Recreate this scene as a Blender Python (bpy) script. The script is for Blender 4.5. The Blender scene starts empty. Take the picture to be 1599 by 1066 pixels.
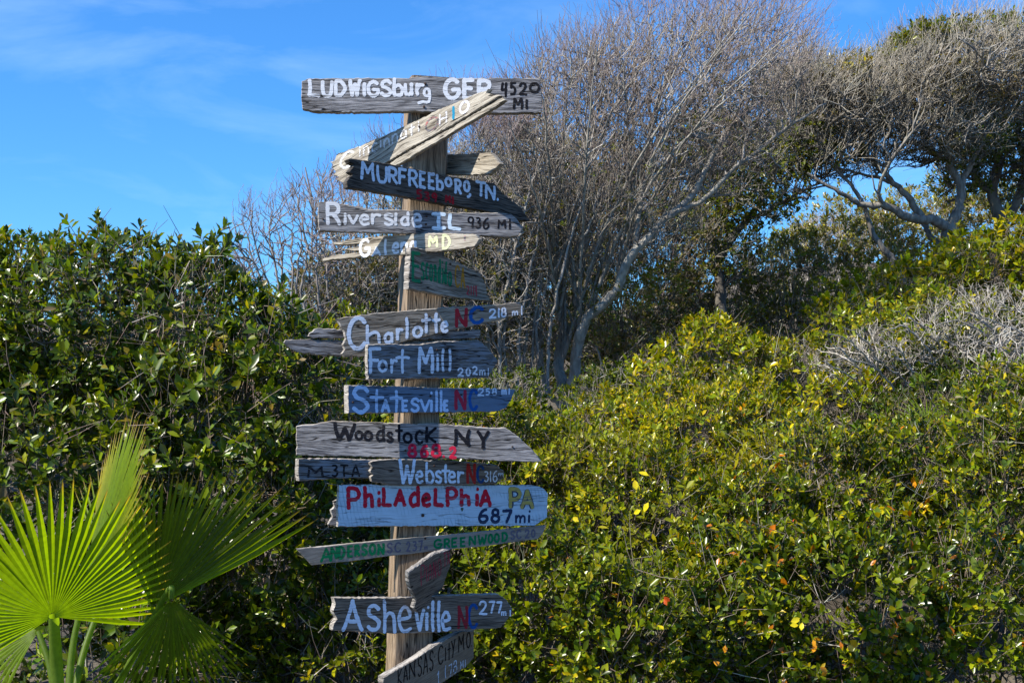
import bpy, math, random
import numpy as np
from mathutils import Vector, Matrix
from mathutils.kdtree import KDTree

R = math.radians
SC = bpy.context.scene
COL = SC.collection
rng = np.random.default_rng(11)
random.seed(5)

# ------------------------------------------------------------------ camera
FPX, PW, PH = 2165.0, 1599.0, 1066.0          # focal length and size in photo pixels
PITCH = math.atan(107 / FPX)
CAM = np.array([0.0, 0.0, 1.6])
cam = bpy.data.objects.new('camera', bpy.data.cameras.new('camera'))
COL.objects.link(cam)
cam.location = CAM
cam.rotation_euler = (R(90) + PITCH, 0, 0)
cam.data.sensor_width = 36
cam.data.lens = 36 * FPX / PW
cam.data.clip_end = 3000
cam.data.clip_start = 0.05
SC.camera = cam

# ------------------------------------------------------------------ sky and sun
SUN_AZ, SUN_EL = -63.0, 45.0                   # azimuth from the camera side, positive to the right
S = np.array([math.sin(R(SUN_AZ)) * math.cos(R(SUN_EL)), -math.cos(R(SUN_AZ)) * math.cos(R(SUN_EL)), math.sin(R(SUN_EL))])
w = bpy.data.worlds.new('World')
SC.world = w
w.use_nodes = True
nt = w.node_tree
nt.nodes.clear()
def wn(t, **k):
    n = nt.nodes.new(t)
    for a, b in k.items(): setattr(n, a, b)
    return n
sky = wn('ShaderNodeTexSky', sky_type='NISHITA', sun_disc=False)
sky.sun_elevation = R(SUN_EL)
sky.sun_rotation = math.atan2(S[0], S[1])
sky.air_density = 1.0; sky.dust_density = 0.6; sky.ozone_density = 5.0; sky.altitude = 200
hs = wn('ShaderNodeHueSaturation'); hs.inputs['Saturation'].default_value = 1.12; hs.inputs['Value'].default_value = 1.0; hs.inputs['Hue'].default_value = 0.497
nt.links.new(sky.outputs[0], hs.inputs['Color'])
tc = wn('ShaderNodeTexCoord')
mp = wn('ShaderNodeMapping'); mp.inputs['Scale'].default_value = (4.5, 4.5, 15.0); mp.inputs['Rotation'].default_value = (0.0, 0.25, 0.3); mp.inputs['Location'].default_value = (.35, .2, .5)
nt.links.new(tc.outputs['Generated'], mp.inputs[0])
nz = wn('ShaderNodeTexNoise'); nz.inputs['Scale'].default_value = 1.1; nz.inputs['Detail'].default_value = 7; nz.inputs['Roughness'].default_value = .58; nz.inputs['Distortion'].default_value = .6
nt.links.new(mp.outputs[0], nz.inputs['Vector'])
mr = wn('ShaderNodeMapRange'); mr.inputs[1].default_value = .46; mr.inputs[2].default_value = .85; mr.inputs[3].default_value = 0; mr.inputs[4].default_value = .2
nt.links.new(nz.outputs[0], mr.inputs[0])
mx = wn('ShaderNodeMix', data_type='RGBA'); mx.inputs[7].default_value = (6.5, 8.2, 9.5, 1)
ml = wn('ShaderNodeMix', data_type='RGBA', blend_type='MULTIPLY'); ml.inputs[0].default_value = 1.0; ml.inputs[7].default_value = (.46, .84, 1.18, 1)
nt.links.new(hs.outputs[0], ml.inputs[6])
nt.links.new(mr.outputs[0], mx.inputs[0]); nt.links.new(ml.outputs[2], mx.inputs[6])
bg = wn('ShaderNodeBackground'); bg.inputs[1].default_value = 0.1
nt.links.new(mx.outputs[2], bg.inputs[0])
wo = wn('ShaderNodeOutputWorld'); nt.links.new(bg.outputs[0], wo.inputs[0])

sl = bpy.data.lights.new('sun', 'SUN'); sl.energy = 5.0; sl.angle = R(0.5); sl.color = (1.0, .93, .82)
sun = bpy.data.objects.new('sun', sl); COL.objects.link(sun)
sun.rotation_euler = Vector(S).to_track_quat('Z', 'Y').to_euler()
sun.location = (-6, -2, 8)

SC.view_settings.view_transform = 'Standard'
SC.view_settings.look = 'None'
SC.view_settings.gamma = 1
SC.view_settings.exposure = 0.92
SC.view_settings.use_curve_mapping = False
SC.cycles.max_bounces = 6
SC.cycles.transparent_max_bounces = 4

# ------------------------------------------------------------------ helpers
cp, sp_ = math.cos(PITCH), math.sin(PITCH)
def ray(px, py):
    a = (px - PW / 2) / FPX; b = (PH / 2 - py) / FPX
    return np.array([a, cp - b * sp_, sp_ + b * cp])
def px3(px, py, Y):
    d = ray(px, py)
    return CAM + d * (Y / d[1])
def mpp(Y): return Y / FPX                     # metres per photo pixel at distance Y

def norm(v):
    return v / np.maximum(np.linalg.norm(v, axis=-1, keepdims=True), 1e-9)

def link(name, me, parent=None, loc=None):
    o = bpy.data.objects.new(name, me)
    COL.objects.link(o)
    if loc is not None: o.location = loc
    if parent is not None:
        o.parent = parent
    return o
def thing(name, label, cat, loc=(0, 0, 0), group=None):
    o = link(name, None, None, loc)
    o.empty_display_size = .1
    o['label'] = label; o['category'] = cat
    if group: o['group'] = group
    return o

def mesh_np(name, V, F, mat, cols=None, uv=None, smooth=True):
    """V (n,3); F (m,k) index array, k = 3 or 4; cols (n,3) per vertex; uv (n,2) per vertex."""
    me = bpy.data.meshes.new(name)
    V = np.ascontiguousarray(V, dtype=np.float32); F = np.ascontiguousarray(F, dtype=np.int32)
    me.vertices.add(len(V)); me.vertices.foreach_set('co', V.ravel())
    me.loops.add(F.size); me.loops.foreach_set('vertex_index', F.ravel())
    k = F.shape[1]
    me.polygons.add(len(F)); me.polygons.foreach_set('loop_start', np.arange(0, F.size, k, dtype=np.int32))
    try: me.polygons.foreach_set('loop_total', np.full(len(F), k, dtype=np.int32))
    except Exception: pass
    me.polygons.foreach_set('use_smooth', np.full(len(F), smooth, dtype=bool))
    if cols is not None:
        ca = me.color_attributes.new('Col', 'FLOAT_COLOR', 'POINT')
        c4 = np.ones((len(V), 4), dtype=np.float32); c4[:, :3] = cols
        ca.data.foreach_set('color', c4.ravel())
    if uv is not None:
        u = me.uv_layers.new(name='UVMap')
        u.data.foreach_set('uv', np.ascontiguousarray(uv[F.ravel()], dtype=np.float32).ravel())
    me.update(calc_edges=True)
    if mat: me.materials.append(mat)
    return me

def snoise(P, f, seed=0):
    """cheap smooth noise in about -1..1, vectorised"""
    r = np.random.default_rng(seed)
    out = 0
    for i in range(5):
        k = r.normal(size=3) * f * (1 + .35 * i); ph = r.uniform(0, 6.28)
        out = out + np.sin(P @ k + ph) / (1 + .3 * i)
    return out / 2.6

# ------------------------------------------------------------------ materials
def nodes(name):
    m = bpy.data.materials.new(name); m.use_nodes = True
    n = m.node_tree; n.nodes.clear()
    out = n.nodes.new('ShaderNodeOutputMaterial')
    return m, n, out
class NB:
    def __init__(s, nt): s.nt = nt
    def n(s, t, **k):
        x = s.nt.nodes.new(t)
        for a, b in k.items(): setattr(x, a, b)
        return x
    def l(s, a, b): s.nt.links.new(a, b)
    def math(s, op, a, b=None, c=None, clamp=False):
        x = s.n('ShaderNodeMath', operation=op, use_clamp=clamp)
        for i, v in enumerate((a, b, c)):
            if v is None: continue
            if isinstance(v, (int, float)): x.inputs[i].default_value = v
            else: s.l(v, x.inputs[i])
        return x.outputs[0]
    def noise(s, vec, scale=1, detail=3, rough=.55, dist=0):
        x = s.n('ShaderNodeTexNoise'); x.inputs['Scale'].default_value = scale; x.inputs['Detail'].default_value = detail
        x.inputs['Roughness'].default_value = rough; x.inputs['Distortion'].default_value = dist
        s.l(vec, x.inputs['Vector']); return x.outputs[0]
    def map(s, vec, sc=(1, 1, 1), rot=(0, 0, 0), loc=(0, 0, 0)):
        x = s.n('ShaderNodeMapping'); x.inputs['Scale'].default_value = sc; x.inputs['Rotation'].default_value = rot; x.inputs['Location'].default_value = loc
        s.l(vec, x.inputs[0]); return x.outputs[0]
    def rng(s, v, a, b, c=0, d=1):
        x = s.n('ShaderNodeMapRange', interpolation_type='SMOOTHSTEP')
        for i, q in enumerate((a, b, c, d)): x.inputs[i + 1].default_value = q
        s.l(v, x.inputs[0]); return x.outputs[0]
    def mix(s, f, a, b, blend='MIX'):
        x = s.n('ShaderNodeMix', data_type='RGBA', blend_type=blend)
        for i, v in ((0, f), (6, a), (7, b)):
            if isinstance(v, (int, float)): x.inputs[i].default_value = v
            elif isinstance(v, tuple): x.inputs[i].default_value = (*v, 1)
            else: s.l(v, x.inputs[i])
        return x.outputs[2]

def leaf_mat(name, trans=.32, rough=.36, tint=(1.25, 1.2, .55)):
    m, t, out = nodes(name); b = NB(t)
    at = b.n('ShaderNodeAttribute', attribute_name='Col')
    geo = b.n('ShaderNodeNewGeometry')
    nzv = b.noise(geo.outputs['Position'], 60, 2)
    col = b.mix(b.rng(nzv, .3, .75, 0, .45), at.outputs['Color'], b.mix(1.0, at.outputs['Color'], (.55, .6, .45), 'MULTIPLY'))
    p = b.n('ShaderNodeBsdfPrincipled'); b.l(col, p.inputs['Base Color']); p.inputs['Roughness'].default_value = rough
    p.inputs['Specular IOR Level'].default_value = .42
    tr = b.n('ShaderNodeBsdfTranslucent'); b.l(b.mix(1.0, col, tint, 'MULTIPLY'), tr.inputs[0])
    ms = b.n('ShaderNodeMixShader'); ms.inputs[0].default_value = trans
    b.l(p.outputs[0], ms.inputs[1]); b.l(tr.outputs[0], ms.inputs[2]); b.l(ms.outputs[0], out.inputs[0])
    return m
M_LEAF = leaf_mat('waxy_leaf', .36, .28, (1.45, 1.3, .3))
M_PALM = leaf_mat('palm_leaf', .62, .5, (1.7, 1.7, .2))

def bark_mat():
    m, t, out = nodes('bark'); b = NB(t)
    at = b.n('ShaderNodeAttribute', attribute_name='Col')
    geo = b.n('ShaderNodeNewGeometry')
    v = b.map(geo.outputs['Position'], (1, 1, .35))
    n1 = b.noise(v, 35, 4); n2 = b.noise(geo.outputs['Position'], 5, 2)
    col = b.mix(b.rng(n1, .35, .65, 0, .8), at.outputs['Color'], b.mix(1.0, at.outputs['Color'], (.42, .40, .38), 'MULTIPLY'))
    col = b.mix(b.rng(n2, .5, .7, 0, .35), col, (.30, .31, .25))
    p = b.n('ShaderNodeBsdfPrincipled'); b.l(col, p.inputs['Base Color']); p.inputs['Roughness'].default_value = .85
    bp = b.n('ShaderNodeBump'); bp.inputs['Strength'].default_value = .7; bp.inputs['Distance'].default_value = .01
    b.l(n1, bp.inputs['Height']); b.l(bp.outputs[0], p.inputs['Normal']); b.l(p.outputs[0], out.inputs[0])
    return m
M_BARK = bark_mat()

def wood_graph(b, light, dark, crack=1.0, scale=1.0, paint=None, cover=.5, hatch=False):
    """weathered wood colour and height from UVs in metres (u along the grain)"""
    uv = b.n('ShaderNodeUVMap', uv_map='UVMap').outputs[0]
    warp = b.noise(b.map(uv, (5, 14, 1)), 1, 2)
    sep = b.n('ShaderNodeSeparateXYZ'); b.l(uv, sep.inputs[0])
    vv = b.math('ADD', sep.outputs[1], b.math('MULTIPLY', b.math('SUBTRACT', warp, .5), .035))
    cmb = b.n('ShaderNodeCombineXYZ'); b.l(sep.outputs[0], cmb.inputs[0]); b.l(vv, cmb.inputs[1])
    g = cmb.outputs[0]
    fine = b.noise(b.map(g, (16 * scale, 330 * scale, 1)), 1, 4, .65)
    mid = b.noise(b.map(g, (5 * scale, 90 * scale, 1)), 1, 4, .6)
    big = b.noise(b.map(g, (4, 16, 1)), 1, 3)
    grain = b.math('ADD', b.math('MULTIPLY', fine, .55), b.math('MULTIPLY', mid, .45))
    col = b.mix(b.rng(grain, .39, .585), dark, light)
    col = b.mix(b.rng(big, .35, .7, 0, .55), col, b.mix(1.0, col, (.62, .58, .52), 'MULTIPLY'))
    ck = b.noise(b.map(g, (3.2 * scale, 62 * scale, 3)), 1, 2, .5)
    ckm = b.rng(b.math('ABSOLUTE', b.math('SUBTRACT', ck, .5)), .004, .016, 1, 0)
    cmask = b.rng(b.noise(b.map(g, (3, 20, 7)), 1, 2), .36, .52, 0, crack)
    cf = b.math('MULTIPLY', ckm, cmask)
    if paint is not None:
        wear = b.math('ADD', b.math('MULTIPLY', grain, .75), b.math('MULTIPLY', b.noise(b.map(uv, (22, 60, 1)), 1, 4), .4))
        th = .80 - .46 * cover
        pf = b.rng(wear, th - .05, th + .05)
        pc = b.mix(b.rng(b.noise(b.map(uv, (14, 30, 4)), 1, 3), .35, .7, 0, .5), paint, tuple(c * .72 for c in paint))
        if hatch:
            wv = b.n('ShaderNodeTexWave', wave_type='BANDS'); wv.inputs['Scale'].default_value = 24; wv.inputs['Distortion'].default_value = 3.5; wv.inputs['Detail'].default_value = 3; wv.inputs['Detail Scale'].default_value = 2
            b.l(b.map(uv, (1, .55, 1), (0, 0, R(-24))), wv.inputs['Vector'])
            pc = b.mix(b.math('MULTIPLY', b.rng(wv.outputs[1], .72, .95, 0, .55), b.rng(big, .45, .6)), pc, (.16, .30, .40))
        col = b.mix(pf, col, pc)
    col = b.mix(cf, col, tuple(c * .12 for c in dark))
    h = b.math('SUBTRACT', b.math('ADD', grain, b.math('MULTIPLY', big, .4)), b.math('MULTIPLY', cf, .9))
    return uv, col, h, grain, cf

def wood_mat(name, light, dark, bump=.9, **k):
    m, t, out = nodes(name); b = NB(t)
    uv, col, h, gr, cf = wood_graph(b, light, dark, **k)
    p = b.n('ShaderNodeBsdfPrincipled'); b.l(col, p.inputs['Base Color']); p.inputs['Roughness'].default_value = .82
    p.inputs['Specular IOR Level'].default_value = .25
    bp = b.n('ShaderNodeBump'); bp.inputs['Strength'].default_value = bump; bp.inputs['Distance'].default_value = .004
    b.l(h, bp.inputs['Height']); b.l(bp.outputs[0], p.inputs['Normal']); b.l(p.outputs[0], out.inputs[0])
    return m

GREY = ((.33, .325, .335), (.040, .038, .042))
_pm = {}
def paint_mat(rgb, cover=.8, base=GREY):
    """hand-painted letter colour worn through to the wood along the same grain"""
    key = (rgb, cover)
    if key in _pm: return _pm[key]
    m, t, out = nodes('letter_paint'); b = NB(t)
    uv, col, h, gr, cf = wood_graph(b, *base)
    wear = b.math('ADD', b.math('MULTIPLY', gr, .8), b.math('MULTIPLY', b.noise(b.map(uv, (60, 200, 1)), 1, 3), .35))
    th = .83 - .5 * cover
    pf = b.rng(wear, th - .05, th + .05)
    pc = b.mix(b.rng(b.noise(b.map(uv, (90, 110, 2)), 1, 3), .35, .65, 0, .35), rgb, tuple(c * .78 for c in rgb))
    c2 = b.mix(b.math('MULTIPLY', pf, b.math('SUBTRACT', 1.0, b.math('MULTIPLY', cf, .8))), col, pc)
    p = b.n('ShaderNodeBsdfPrincipled'); b.l(c2, p.inputs['Base Color']); p.inputs['Roughness'].default_value = .75; p.inputs['Specular IOR Level'].default_value = .12
    bp = b.n('ShaderNodeBump'); bp.inputs['Strength'].default_value = .5; bp.inputs['Distance'].default_value = .003
    b.l(h, bp.inputs['Height']); b.l(bp.outputs[0], p.inputs['Normal']); b.l(p.outputs[0], out.inputs[0])
    _pm[key] = m
    return m

def flat_mat(name, rgb, rough=.7, metal=0):
    m, t, out = nodes(name); b = NB(t)
    geo = b.n('ShaderNodeNewGeometry')
    c = b.mix(b.rng(b.noise(geo.outputs['Position'], 300, 3), .3, .7, 0, .6), rgb, tuple(x * .5 for x in rgb))
    p = b.n('ShaderNodeBsdfPrincipled'); b.l(c, p.inputs['Base Color']); p.inputs['Roughness'].default_value = rough; p.inputs['Metallic'].default_value = metal
    b.l(p.outputs[0], out.inputs[0]); return m
M_RUST = flat_mat('rusty_nail', (.055, .03, .02), .7, .4)

def ground_mat():
    m, t, out = nodes('dune_ground'); b = NB(t)
    geo = b.n('ShaderNodeNewGeometry'); P = geo.outputs['Position']
    n1 = b.noise(P, 3, 6, .65); n2 = b.noise(P, 60, 4)
    c = b.mix(b.rng(n1, .42, .6), (.045, .035, .024), (.12, .10, .07))
    c = b.mix(b.rng(n2, .4, .7, 0, .5), c, (.06, .05, .03))
    p = b.n('ShaderNodeBsdfPrincipled'); b.l(c, p.inputs['Base Color']); p.inputs['Roughness'].default_value = .95
    bp = b.n('ShaderNodeBump'); bp.inputs['Strength'].default_value = .6; bp.inputs['Distance'].default_value = .03
    b.l(n2, bp.inputs['Height']); b.l(bp.outputs[0], p.inputs['Normal']); b.l(p.outputs[0], out.inputs[0]); return m

# ------------------------------------------------------------------ ground
def ter(x, y):
    x = np.asarray(x, dtype=float); y = np.asarray(y, dtype=float)
    H = .45 + np.clip((x + 3) / 8, 0, 1) * 2.0
    t = np.clip((y - 5.4) / 7.5, 0, 1); t = t * t * (3 - 2 * t)
    t2 = 1 - np.clip((y - 19) / 25, 0, 1) * .8
    side = 1 - np.clip((np.abs(x) - 14) / 30, 0, 1) * .7
    ridge = np.clip((y - 17) / 8, 0, 1); ridge = ridge * ridge * (3 - 2 * ridge) * (1 - np.clip((y - 27) / 40, 0, 1)) * side
    return np.maximum(H * t * t2 * side, (3.2 + np.clip((x - 1) / 5, 0, 1) * 1.1) * ridge) + .05 * np.sin(x * 1.7 + y) * t
xs = np.concatenate([[-1500, -600, -200, -80, -40], np.linspace(-22, 22, 111), [40, 80, 200, 600, 1500]])
ys = np.concatenate([[-1500, -500, -100, -30, -10], np.linspace(-4, 40, 111), [60, 100, 200, 600, 2000]])
gx, gy = np.meshgrid(xs, ys)
gz = ter(gx, gy)
V = np.stack([gx, gy, gz], -1).reshape(-1, 3)
nx_ = len(xs); idx = np.arange(V.shape[0]).reshape(len(ys), nx_)
F = np.stack([idx[:-1, :-1], idx[:-1, 1:], idx[1:, 1:], idx[1:, :-1]], -1).reshape(-1, 4)
g = link('ground', mesh_np('ground', V, F, ground_mat())); g['kind'] = 'structure'

# ------------------------------------------------------------------ leaves
def leaf_template(kind):
    """x across, y along, z normal; unit length."""
    if kind == 'fine':
        V = [(0, 0, 0), (-.15, .28, .035), (0, .30, -.02), (.15, .28, .035), (-.20, .62, .05), (0, .64, -.01), (.20, .62, .05), (0, 1, -.07)]
        F = [(0, 2, 1), (0, 3, 2), (1, 2, 5), (1, 5, 4), (2, 3, 6), (2, 6, 5), (4, 5, 7), (5, 6, 7)]
    else:
        V = [(0, 0, 0), (-.16, .32, .045), (.16, .32, .045), (-.2, .66, .05), (.2, .66, .05), (0, 1, -.05)]
        F = [(0, 3, 1), (0, 5, 3), (0, 2, 4), (0, 4, 5)]
    return np.array(V, dtype=np.float32), np.array(F)
LT = {k: leaf_template(k) for k in ('fine', 'low')}

def palette(n, cols, w, jit=.18):
    cols = np.array(cols); w = np.array(w, dtype=float); w /= w.sum()
    c = cols[rng.choice(len(cols), n, p=w)]
    return np.clip(c * (1 + rng.normal(size=(n, 1)) * jit) * (1 + rng.normal(size=(n, 3)) * .06), .004, .9)

def shoots(P, D, n, size, axlen):
    """leaf frames for shoots at P pointing along D; n leaves each -> base, dir, normal, size"""
    N = len(P)
    ref = norm(rng.normal(size=(N, 3)))
    U = norm(np.cross(D, ref)); W = np.cross(D, U)
    i = np.arange(n)[None, :]
    ph = i * 2.4 + rng.uniform(0, 6.28, (N, 1)) + rng.normal(size=(N, n)) * .3
    fr = (i + .5) / n
    ang = np.radians(70 - 45 * fr) + rng.normal(size=(N, n)) * .18
    rad = np.cos(ph)[..., None] * U[:, None] + np.sin(ph)[..., None] * W[:, None]
    d = np.cos(ang)[..., None] * D[:, None] + np.sin(ang)[..., None] * rad
    nm = -np.sin(ang)[..., None] * D[:, None] * -1 + -np.cos(ang)[..., None] * rad
    base = P[:, None] + D[:, None] * (fr * axlen)[..., None]
    sz = size * rng.uniform(.68, 1.38, (N, 1)) * rng.uniform(.7, 1.12, (N, n)) * (1 - .25 * fr)
    d = norm(d + rng.normal(size=d.shape) * .12); nm = norm(nm - d * np.sum(nm * d, -1, keepdims=True))
    return base.reshape(-1, 3), d.reshape(-1, 3), nm.reshape(-1, 3), sz.reshape(-1)

def leaves_mesh(name, B, D, N, Sz, C, kind, mat, width=1.0):
    T, F = LT[kind]
    X = np.cross(D, N)
    wj = (width * rng.uniform(.8, 1.25, len(B)))[:, None, None]
    V = B[:, None] + Sz[:, None, None] * (X[:, None] * T[None, :, :1] * wj + D[:, None] * T[None, :, 1:2] + N[:, None] * T[None, :, 2:3] * wj)
    k = len(T)
    FF = (F[None] + (np.arange(len(B)) * k)[:, None, None]).reshape(-1, 3)
    CC = np.repeat(C, k, 0)
    return mesh_np(name, V.reshape(-1, 3), FF, mat, cols=CC, smooth=True)

# ------------------------------------------------------------------ tubes and branches
def tubes(P, Rd, sides):
    """P (n,k,3) polylines, Rd (n,k) radii -> V, F"""
    n, k, _ = P.shape
    T = norm(np.gradient(P, axis=1))
    ref = np.zeros((n, 1, 3)); ref[..., 0] = .31; ref[..., 1] = .93; ref[..., 2] = .17
    U = norm(np.cross(T, np.broadcast_to(ref, T.shape))); W = np.cross(T, U)
    a = np.arange(sides) * 2 * math.pi / sides
    V = P[:, :, None] + Rd[:, :, None, None] * (np.cos(a)[None, None, :, None] * U[:, :, None] + np.sin(a)[None, None, :, None] * W[:, :, None])
    id_ = np.arange(n * k * sides).reshape(n, k, sides)
    a0 = id_[:, :-1]; a1 = id_[:, 1:]
    F = np.stack([a0, np.roll(a0, -1, 2), np.roll(a1, -1, 2), a1], -1).reshape(-1, 4)
    return V.reshape(-1, 3), F

class Tubes:
    def __init__(s): s.V = []; s.F = []; s.C = []; s.o = 0
    def add(s, P, Rd, sides, col):
        V, F = tubes(P, Rd, sides)
        s.V.append(V); s.F.append(F + s.o); s.o += len(V)
        c = np.asarray(col, dtype=float)
        if c.ndim == 1: c = np.broadcast_to(c, (P.shape[0], P.shape[1], 3))
        elif c.ndim == 2: c = np.broadcast_to(c[:, None], (P.shape[0], P.shape[1], 3))
        s.C.append(np.repeat(c.reshape(-1, 3), sides, 0))
    def mesh(s, name, mat):
        return mesh_np(name, np.concatenate(s.V), np.concatenate(s.F), mat, cols=np.concatenate(s.C))

def catmull(pts, n):
    p = np.array(pts, dtype=float)
    p = np.vstack([2 * p[0] - p[1], p, 2 * p[-1] - p[-2]])
    m = len(p) - 3
    t = np.linspace(0, m - 1e-6, n); i = t.astype(int); f = (t - i)[:, None]
    a, b, c, d = p[i], p[i + 1], p[i + 2], p[i + 3]
    return .5 * (2 * b + (c - a) * f + (2 * a - 5 * b + 4 * c - d) * f ** 2 + (3 * b - a - 3 * c + d) * f ** 3)

def ell_pts(env, n, shell=.33):
    """random points in ellipsoids (px, py, Y, rx_px, rz_px, ry_m, weight)"""
    E = np.array([e[:7] for e in env], dtype=float)
    k = rng.choice(len(E), n, p=E[:, 6] / E[:, 6].sum())
    u = norm(rng.normal(size=(n, 3))) * (rng.uniform(0, 1, (n, 1)) ** shell)
    out = np.zeros((n, 3))
    C = np.array([px3(e[0], e[1], e[2]) for e in E]); sc = np.array([mpp(e[2]) for e in E])
    out = C[k] + u * np.stack([E[k, 3] * sc[k], E[k, 5], E[k, 4] * sc[k]], -1)
    return out

GREYBARK = (.30, .275, .245)
class Tree:
    """limbs given by hand, then generations of branches that each reach for a point of the crown"""
    def __init__(s, limbs, col=GREYBARK, wig=.012):
        s.t = Tubes(); s.pos = []; s.dir = []; s.rad = []
        for pts, r0, r1 in limbs:
            n = 6 * (len(pts) - 1) + 1
            P = catmull([px3(*p) for p in pts], n)
            P[1:] += rng.normal(size=(n - 1, 3)) * wig * .5
            rr = np.linspace(r0, r1, n) * rng.uniform(.92, 1.1, n)
            s.t.add(P[None], rr[None], 8, np.array(col) * rng.uniform(.9, 1.1))
            s._nodes(P[None], rr[None])
    def _nodes(s, P, Rr, sub=1):
        T = norm(np.gradient(P, axis=1))
        s.pos.append(P[:, 1:].reshape(-1, 3)); s.dir.append(T[:, 1:].reshape(-1, 3)); s.rad.append(Rr[:, 1:].reshape(-1))
    def grow(s, targets, r0, r1, k=6, up=.25, wig=.05, sides=4, col=GREYBARK, tip=None, maxd=1.5, keep=True, lean=(0, 0, 1), cv=.15):
        N = np.concatenate(s.pos).astype(np.float32); D = np.concatenate(s.dir).astype(np.float32); Rr = np.concatenate(s.rad)
        kd = KDTree(len(N))
        for i, p in enumerate(N.tolist()): kd.insert(p, i)
        kd.balance()
        nn = min(len(N), 10)
        cand = np.array([[h[1] for h in kd.find_n(t, nn)] for t in targets.tolist()])
        v = targets[:, None] - N[cand]; d = np.linalg.norm(v, axis=-1) + 1e-6
        cs = np.sum(v * D[cand], -1) / d
        ii = cand[np.arange(len(targets)), np.argmin(d * (1.8 - cs - .45 * np.clip(v[..., 2] / d, -1, 1)), 1)]
        P0 = N[ii]; d0 = D[ii]; L = np.linalg.norm(targets - P0, axis=1)
        ok = (L < maxd) & (L > .03) & (np.sum((targets - P0) * d0, 1) / np.maximum(L, 1e-6) > .15)
        P0, d0, L, T, rp = P0[ok], d0[ok], L[ok], targets[ok], Rr[ii][ok]
        n = len(P0)
        lean = norm(np.array(lean, dtype=float) + rng.normal(size=(n, 3)) * .3)
        c1 = P0 + norm(d0 + rng.normal(size=d0.shape) * .25) * (L * .38)[:, None]
        c2 = T - lean * (L * up)[:, None]
        t = np.linspace(0, 1, k)[None, :, None]
        P = (1 - t) ** 3 * P0[:, None] + 3 * (1 - t) ** 2 * t * c1[:, None] + 3 * (1 - t) * t ** 2 * c2[:, None] + t ** 3 * T[:, None]
        P[:, 1:] += rng.normal(size=(n, k - 1, 3)) * (wig * L)[:, None, None] * .5
        ra = np.minimum(r0, rp * .85)[:, None]; rr = ra + (np.minimum(r1, ra) - ra) * np.linspace(0, 1, k)[None]
        c = np.array(col) * (1 + rng.normal(size=(n, 1)) * cv)
        if tip is not None:
            c = c[:, None] + (np.array(tip) - np.array(col))[None, None] * np.linspace(0, 1, k)[None, :, None]
        s.t.add(P, rr, sides, np.clip(c, .01, .9))
        if keep: s._nodes(P, rr)
        return P
    def brush(s, n, region, Lr, r0, r1, bias, spread, col, tip=None, cv=.3, par=.6, wig=.03):
        """straight fine shoots from existing twigs inside the region; bias = direction field from a point, or a fixed direction"""
        N = np.concatenate(s.pos); D = np.concatenate(s.dir); Rr = np.concatenate(s.rad)
        kd = KDTree(len(N))
        for i, p in enumerate(N.tolist()): kd.insert(p, i)
        kd.balance()
        ii = np.array([kd.find(p)[1] for p in ell_pts(region, n).tolist()])
        P0 = N[ii] + rng.normal(size=(n, 3)) * .01
        if isinstance(bias, tuple): bd = np.array(bias, dtype=float)[None]
        else: bd = norm(P0 - bias[None])
        d = norm(D[ii] * par + bd + rng.normal(size=(n, 3)) * spread)
        L = rng.uniform(*Lr, n)
        t = np.array([0, .5, 1.0])[None, :, None]
        P = P0[:, None] + d[:, None] * t * L[:, None, None]
        P[:, 1:] += rng.normal(size=(n, 2, 3)) * (wig * L)[:, None, None]
        ra = np.minimum(r0, Rr[ii])[:, None]; rr = ra + (r1 - ra) * np.linspace(0, 1, 3)[None]
        c = np.array(col) * (1 + rng.normal(size=(n, 1)) * cv)
        if tip is not None: c = c[:, None] + (np.array(tip) - np.array(col))[None, None] * np.linspace(0, 1, 3)[None, :, None]
        s.t.add(P, rr, 3, np.clip(c, .01, .9))
    def finish(s, parent, name='branches'):
        o = link(name, s.t.mesh(name, M_BARK), parent)
        return o

# ------------------------------------------------------------------ shrubs
def lobe_shoots(lobe, dens, lsize, nleaf, seed, frm=.72, up=.55, front=-.08, bump=.2):
    """shoot positions and directions in the outer shell of one rounded lobe"""
    px, py, Y, rx, rz = lobe[:5]
    ry = lobe[5] if len(lobe) > 5 else rx * mpp(Y) * .9
    c = px3(px, py, Y); a = np.array([rx * mpp(Y), ry, rz * mpp(Y)])
    p = 1.6; area = 4 * math.pi * (((a[0] * a[1]) ** p + (a[0] * a[2]) ** p + (a[1] * a[2]) ** p) / 3) ** (1 / p)
    n = int(.9 * dens * area / (lsize * lsize * .33 * .7) / nleaf)
    u = norm(rng.normal(size=(n, 3)))
    view = norm(CAM - c)
    keepm = (u @ view > front) | (u[:, 2] > .35)
    u = u[keepm]
    f = 1 + bump * snoise(u * 1.0, 3.2, seed) + bump * .6 * snoise(u, 8, seed + 1)
    r = rng.uniform(frm, 1.0, len(u)) ** .8
    r = np.where(rng.uniform(size=len(u)) < .06, r + rng.uniform(0, .12, len(u)), r)
    P = c + u * a * (f * r)[:, None]
    nrm = norm(u / a)
    D = norm(nrm * .8 + np.array([0, 0, up]) + rng.normal(size=u.shape) * .38)
    # leave dark hollows
    hole = snoise(P, 7.0, seed + 3) + .6 * snoise(P, 15, seed + 4)
    k2 = (hole > -.55) & (P[:, 2] > ter(P[:, 0], P[:, 1]) - .05)
    return P[k2], D[k2], c, a, nrm[k2], r[k2]

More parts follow.
